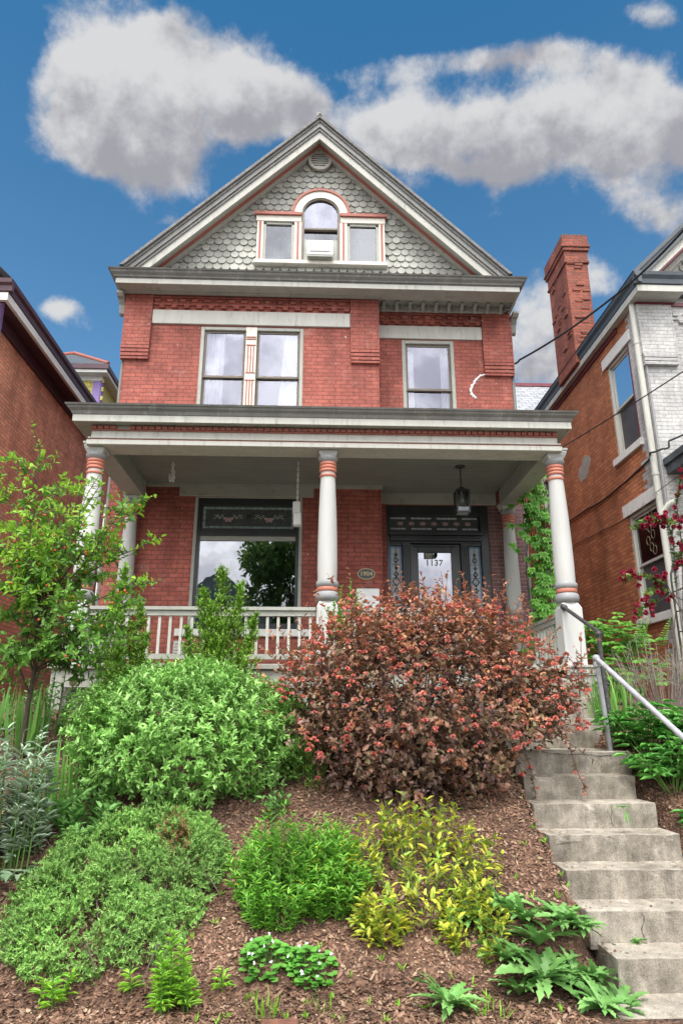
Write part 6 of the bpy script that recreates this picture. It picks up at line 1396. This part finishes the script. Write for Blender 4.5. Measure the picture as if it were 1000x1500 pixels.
# broad lobed vine leaves behind the pedestal
t = thing('grape_vine', (3.65, 8.5, 1.62), 'mound of bright green lobed vine and fern leaves right of the porch pedestal', 'vine'); lv = Leaves(); s = MB()
for k in range(260):
    q = np.array([3.72+random.gauss(0, .25), 8.55+random.gauss(0, .2), 1.7+random.random()**.8*1.02]); q[0] -= .1*(q[2]-2); m_ = 7; ang = np.linspace(-1.9, 1.9, m_); fw_ = np.array([random.gauss(0, .5), -.8, -.25]); fw_ /= np.linalg.norm(fw_); sd = np.cross(fw_, [0, 0, 1.]); sd /= np.linalg.norm(sd)
    lv.add(arr(q, m_), np.array([fw_*math.cos(a)+sd*math.sin(a) for a in ang]), arr((0, -.5, 1), m_)+rdir(1)*.4, random.uniform(.07, .10), .024, fold=.1, droop=.2)
for k in range(16):
    b_ = Vector((3.75+random.gauss(0, .22), 8.5+random.gauss(0, .1), 2.25)); dd = Vector((random.gauss(0, .45), -.35, 1)).normalized()*random.uniform(.3, .52); s.tube([b_, b_+dd*.6, b_+dd-Vector((0, .05, .05))], .003, 4)
    for j in range(12): lv.add(arr(tuple(b_+dd*(.3+.06*j)), 2), np.array([[1, -.1, .25], [-1, -.1, .25]]), arr((0, -.8, .5), 2), .085*(1.02-j/13), .010, fold=0, droop=.2)
lv.build('foliage', leafmat('bright vine leaf', [(.10, .30, .03), (.15, .38, .045), (.22, .45, .07), (.07, .22, .03)], trans=.35), t); s.build('stems', M['greenstem'], t)
# climbing rose on a black arch
ar = thing('garden_arch', (4.55, 8.0, 1.6), 'black metal rose arch by the white painted house front', 'arch'); s = MB()
for dy in (0, .35):
    q = [(4.50, 8.0+dy, 1.5), (4.50, 8.0+dy, 3.2)]+[(4.50+.45*(1-math.cos(t_)), 8.0+dy, 3.2+.45*math.sin(t_)) for t_ in np.linspace(.2, math.pi, 9)]+[(5.40, 8.0+dy, 1.5)]; s.tube(q, .014, 6)
s.build('frame', M['iron'], ar)
s = MB()
for z in np.arange(1.8, 3.2, .25): s.tube([(4.50, 8.0, z), (4.50, 8.35, z)], .008, 5)
s.build('rung', M['iron'], ar, kind=None)
t = thing('climbing_rose', (4.45, 7.95, 1.6), 'climbing rose with clusters of small crimson flowers over the black arch', 'rose'); lv = Leaves(); fl = Leaves(); s = MB()
canes = [[(985, 960), (990, 860), (985, 790), (975, 760), (945, 760), (925, 775)], [(1000, 930), (998, 800), (990, 740), (995, 705), (1010, 690)], [(1000, 900), (975, 855), (950, 845), (925, 843), (912, 852)], [(1000, 860), (965, 880), (940, 890), (930, 905)], [(1005, 850), (1000, 830), (990, 815), (1010, 800)], [(1020, 780), (1000, 760), (980, 765), (960, 755)], [(1000, 880), (980, 868), (960, 862), (945, 870)]]
for cn in canes:
    P3 = [at(px, py, 7.95-.05*i+random.uniform(-.1, .1)) for i, (px, py) in enumerate(cn)]; s.tube(P3, .006, 5)
    for a, b in zip(P3[1:], P3[2:]):
        shoots(lv, np.array([tuple(a)]), np.array([tuple(b)]), 60, .052, .017, spread=1.0, start=0)
        for k in range(5):
            q = np.array(a.lerp(b, random.random()))+np.array([random.gauss(0, .06), random.gauss(0, .06)-.03, random.gauss(0, .05)]); dd = rdir(22); fl.add(q+dd*.006, dd, rdir(22), .030, .016, fold=.5, droop=.4)
s.build('canes', M['bark'], t); lv.build('foliage', L_ROSE, t); fl.build('flowers', P_RED, t, kind='stuff')
# filler: small plants along the porch foot so that no bare soil shows behind the shrubs
p = Vector((-2.75, 7.3, 1.4)); leafy('leafy_weed', tuple(p), 'mixed low greenery behind the iris at the porch corner', 'weed', 60, (.55, .3), .5, .06, .016, L_WEED, per=12)
# street trees mirrored in the glass
L_TREE = leafmat('street tree leaf', [(.10, .20, .05), (.15, .27, .07), (.20, .33, .09)], trans=.5)
def tree(x, y, h, r, label):
    t = thing('street_tree', (x, y, -.1), label, 'tree', 'trees across the street'); s = MB(); s.tube([(x, y, -.1), (x+.1, y, h*.35), (x, y, h*.7)], [.28, .22, .08], 8)
    lv = Leaves(); cs = [(x+random.uniform(-r, r)*.8, y+random.gauss(0, r*.4), h*random.uniform(.42, .93)) for k in range(22)]
    for c_ in cs: s.tube([(x, y, h*.4), c_], [.08, .02], 5); Pt, d = shell(420, c_, (r*.42,)*3, .3); lv.add(Pt, d+rdir(len(d))*.6, rdir(len(d)), .22, .07, fold=.2, droop=.2)
    s.build('trunk', M['bark'], t); lv.build('crown', L_TREE, t)
random.seed(77); tree(-1.2, -12.5, 11.0, 2.1, 'large leafy tree across the street mirrored at the right of the parlour window'); tree(-10.5, -14, 9, 2.4, 'smaller leafy tree across the street mirrored at the left of the parlour window')
# ================================================================== SKY, CLOUDS, SUN
W = bpy.data.worlds.new('World'); S.world = W; W.use_nodes = True; nt = W.node_tree; nt.nodes.clear(); L = nt.links.new
out = nd(nt, 'ShaderNodeOutputWorld'); bg = nd(nt, 'ShaderNodeBackground'); L(bg.outputs[0], out.inputs[0]); bg.inputs[1].default_value = SKY_STRENGTH
sky = nd(nt, 'ShaderNodeTexSky', sky_type='NISHITA'); sky.sun_disc = False; SUN_EL, SUN_AZ = R(63), R(192)     # azimuth clockwise from +Y
sky.sun_elevation = SUN_EL; sky.sun_rotation = SUN_AZ; sky.air_density = 1.0; sky.dust_density = 4.0; sky.altitude = 2500; sky.ozone_density = 2.2
tc = nd(nt, 'ShaderNodeTexCoord'); sp = nd(nt, 'ShaderNodeSeparateXYZ'); L(tc.outputs['Generated'], sp.inputs[0])
def mth(op, a, b=None, c=None, clamp=False):
    n = nd(nt, 'ShaderNodeMath', operation=op, use_clamp=clamp)
    for i, v in enumerate((a, b, c)):
        if v is None: continue
        if isinstance(v, (int, float)): n.inputs[i].default_value = v
        else: L(v, n.inputs[i])
    return n.outputs[0]
ys_ = mth('MAXIMUM', sp.outputs[1], .08); u = mth('DIVIDE', sp.outputs[0], ys_); v = mth('DIVIDE', sp.outputs[2], ys_)
uv = nd(nt, 'ShaderNodeCombineXYZ'); L(u, uv.inputs[0]); L(v, uv.inputs[1])
# warp the field a little so that the banks have torn edges
def dirnoise(off, scale, detail, rough):
    a = nd(nt, 'ShaderNodeVectorMath', operation='ADD'); L(tc.outputs['Generated'], a.inputs[0]); a.inputs[1].default_value = off
    n = nd(nt, 'ShaderNodeTexNoise'); n.inputs['Scale'].default_value = scale; n.inputs['Detail'].default_value = detail; n.inputs['Roughness'].default_value = rough; L(a.outputs[0], n.inputs['Vector']); return n.outputs['Fac']
def uvof(px, py): d = ray(px, py); return d.x/d.y, d.z/d.y
# cloud banks: centre (direction), half widths, weight
BANKS = [((180, 110), 110, 80, 1.15), ((270, 140), 120, 80, 1.1), ((130, 200), 100, 60, .95), ((370, 160), 90, 60, .95), ((240, 240), 75, 45, .9), ((90, 130), 70, 60, .8), ((230, 40), 50, 30, .7), ((440, 150), 60, 40, .6),
         ((570, 190), 75, 38, .75), ((680, 200), 110, 50, 1.05), ((800, 175), 120, 60, 1.05), ((930, 190), 110, 65, 1.1), ((1010, 190), 80, 80, .9), ((720, 250), 100, 36, .9), ((690, 85), 90, 24, .72), ((800, 72), 70, 26, .62), ((890, 100), 80, 38, .7), ((590, 105), 70, 28, .5), ((520, 110), 40, 22, .3),
         ((965, 315), 80, 50, .95), ((780, 460), 80, 75, .95), ((880, 410), 55, 40, .75), ((82, 452), 52, 27, .95), ((955, 22), 50, 18, .5), ((720, 315), 50, 12, .35), ((255, 325), 30, 10, .35), ((70, 280), 24, 18, .35), ((770, 540), 90, 40, .75), ((5, 215), 40, 25, .45)]
tot = None; grad = None
for (px, py), a, b, wt in BANKS:
    u0, v0 = uvof(px, py); ua, _ = uvof(px+a, py); _, vb = uvof(px, py-b); a_, b_ = abs(ua-u0), abs(vb-v0)
    du = mth('MULTIPLY', mth('SUBTRACT', u, u0), 1/a_); dv = mth('MULTIPLY', mth('SUBTRACT', v, v0), 1/b_); r2 = mth('ADD', mth('MULTIPLY', du, du), mth('MULTIPLY', dv, dv))
    g_ = mth('MULTIPLY', mth('POWER', 2.71828, mth('MULTIPLY', r2, -1)), wt); h_ = mth('MULTIPLY', g_, mth('SUBTRACT', dv, mth('MULTIPLY', du, .35)))
    tot = g_ if tot is None else mth('ADD', tot, g_); grad = h_ if grad is None else mth('ADD', grad, h_)
front = mth('GREATER_THAN', sp.outputs[1], .08)
tot = mth('MINIMUM', tot, 1.25)
fld = mth('ADD', mth('MULTIPLY', tot, front), mth('MULTIPLY', mth('SUBTRACT', 1, front), 1.5))
fld = mth('ADD', fld, mth('MULTIPLY', mth('GREATER_THAN', v, 2.4), .35))
N1 = dirnoise((3.1, 1.7, .4), 4.6, 12, .60); N2 = dirnoise((7.7, 2.1, 5.4), 13, 9, .62)
dens = mth('ADD', mth('MULTIPLY', fld, 1.08), mth('ADD', mth('MULTIPLY', mth('SUBTRACT', N1, .5), 2.3), mth('MULTIPLY', mth('SUBTRACT', N2, .5), 1.9)))
mr = nd(nt, 'ShaderNodeMapRange', interpolation_type='SMOOTHSTEP'); L(dens, mr.inputs[0]); mr.inputs[1].default_value = .38; mr.inputs[2].default_value = 1.06; mask = mr.outputs[0]
# self shading of the cloud: density seen a little towards the sun minus density here
N1b = dirnoise((3.1-.03, 1.7-.02, .4+.05), 4.6, 12, .60); rel = mth('MULTIPLY', mth('SUBTRACT', N1, N1b), 3.2); relief = mth('ADD', mth('ADD', rel, mth('MULTIPLY', grad, mth('MULTIPLY', front, .40))), mth('MULTIPLY', mth('SUBTRACT', dens, .95), -.09))
mr2 = nd(nt, 'ShaderNodeMapRange', interpolation_type='SMOOTHSTEP'); L(relief, mr2.inputs[0]); mr2.inputs[1].default_value = -.50; mr2.inputs[2].default_value = .22
cc = nd(nt, 'ShaderNodeMix', data_type='RGBA'); L(mr2.outputs[0], cc.inputs[0]); k_ = 1/SKY_STRENGTH*CLOUD
cc.inputs[6].default_value = (.49*k_, .485*k_, .53*k_, 1); cc.inputs[7].default_value = (.93*k_, .93*k_, .94*k_, 1)
sk = nd(nt, 'ShaderNodeMix', data_type='RGBA', blend_type='MULTIPLY'); sk.inputs[0].default_value = 1; L(sky.outputs[0], sk.inputs[6]); tn = nd(nt, 'ShaderNodeMix', data_type='RGBA'); tz = nd(nt, 'ShaderNodeMapRange'); L(sp.outputs[2], tz.inputs[0]); tz.inputs[1].default_value = .38; tz.inputs[2].default_value = .80; L(tz.outputs[0], tn.inputs[0]); tn.inputs[6].default_value = (.74, 1.02, .98, 1); tn.inputs[7].default_value = SKY_TINT; L(tn.outputs[2], sk.inputs[7])
dt = nd(nt, 'ShaderNodeVectorMath', operation='DOT_PRODUCT'); L(tc.outputs['Generated'], dt.inputs[0]); dt.inputs[1].default_value = (math.sin(SUN_AZ)*math.cos(R(62)), math.cos(SUN_AZ)*math.cos(R(62)), math.sin(R(62)))
au = nd(nt, 'ShaderNodeMapRange', interpolation_type='SMOOTHSTEP'); L(dt.outputs['Value'], au.inputs[0]); au.inputs[1].default_value = .46; au.inputs[2].default_value = 1.0; au.inputs[3].default_value = 1; au.inputs[4].default_value = AUREOLE
ca = nd(nt, 'ShaderNodeVectorMath', operation='SCALE'); L(cc.outputs[2], ca.inputs[0]); bk = nd(nt, 'ShaderNodeMapRange', interpolation_type='SMOOTHSTEP'); L(sp.outputs[1], bk.inputs[0]); bk.inputs[1].default_value = .12; bk.inputs[2].default_value = -.55; bk.inputs[3].default_value = 0; bk.inputs[4].default_value = BACK
L(mth('ADD', au.outputs[0], bk.outputs[0]), ca.inputs['Scale'])
fin = nd(nt, 'ShaderNodeMix', data_type='RGBA'); L(mth('MULTIPLY', mask, .97), fin.inputs[0]); L(sk.outputs[2], fin.inputs[6]); L(ca.outputs[0], fin.inputs[7]); L(fin.outputs[2], bg.inputs[0])
sl = bpy.data.lights.new('sun', 'SUN'); sl.energy = SUN_E; sl.angle = R(14); sl.color = (1, .94, .85)
so = bpy.data.objects.new('sun', sl); COL.objects.link(so)
dvec = Vector((math.sin(SUN_AZ)*math.cos(SUN_EL), math.cos(SUN_AZ)*math.cos(SUN_EL), math.sin(SUN_EL))); so.rotation_euler = dvec.to_track_quat('Z', 'Y').to_euler(); so.location = dvec*60
S.view_settings.view_transform = 'Standard'; S.view_settings.look = 'None'; S.view_settings.gamma = 1; S.view_settings.exposure = EXPO; S.view_settings.use_curve_mapping = False
S.cycles.max_bounces = 8; S.cycles.transparent_max_bounces = 12
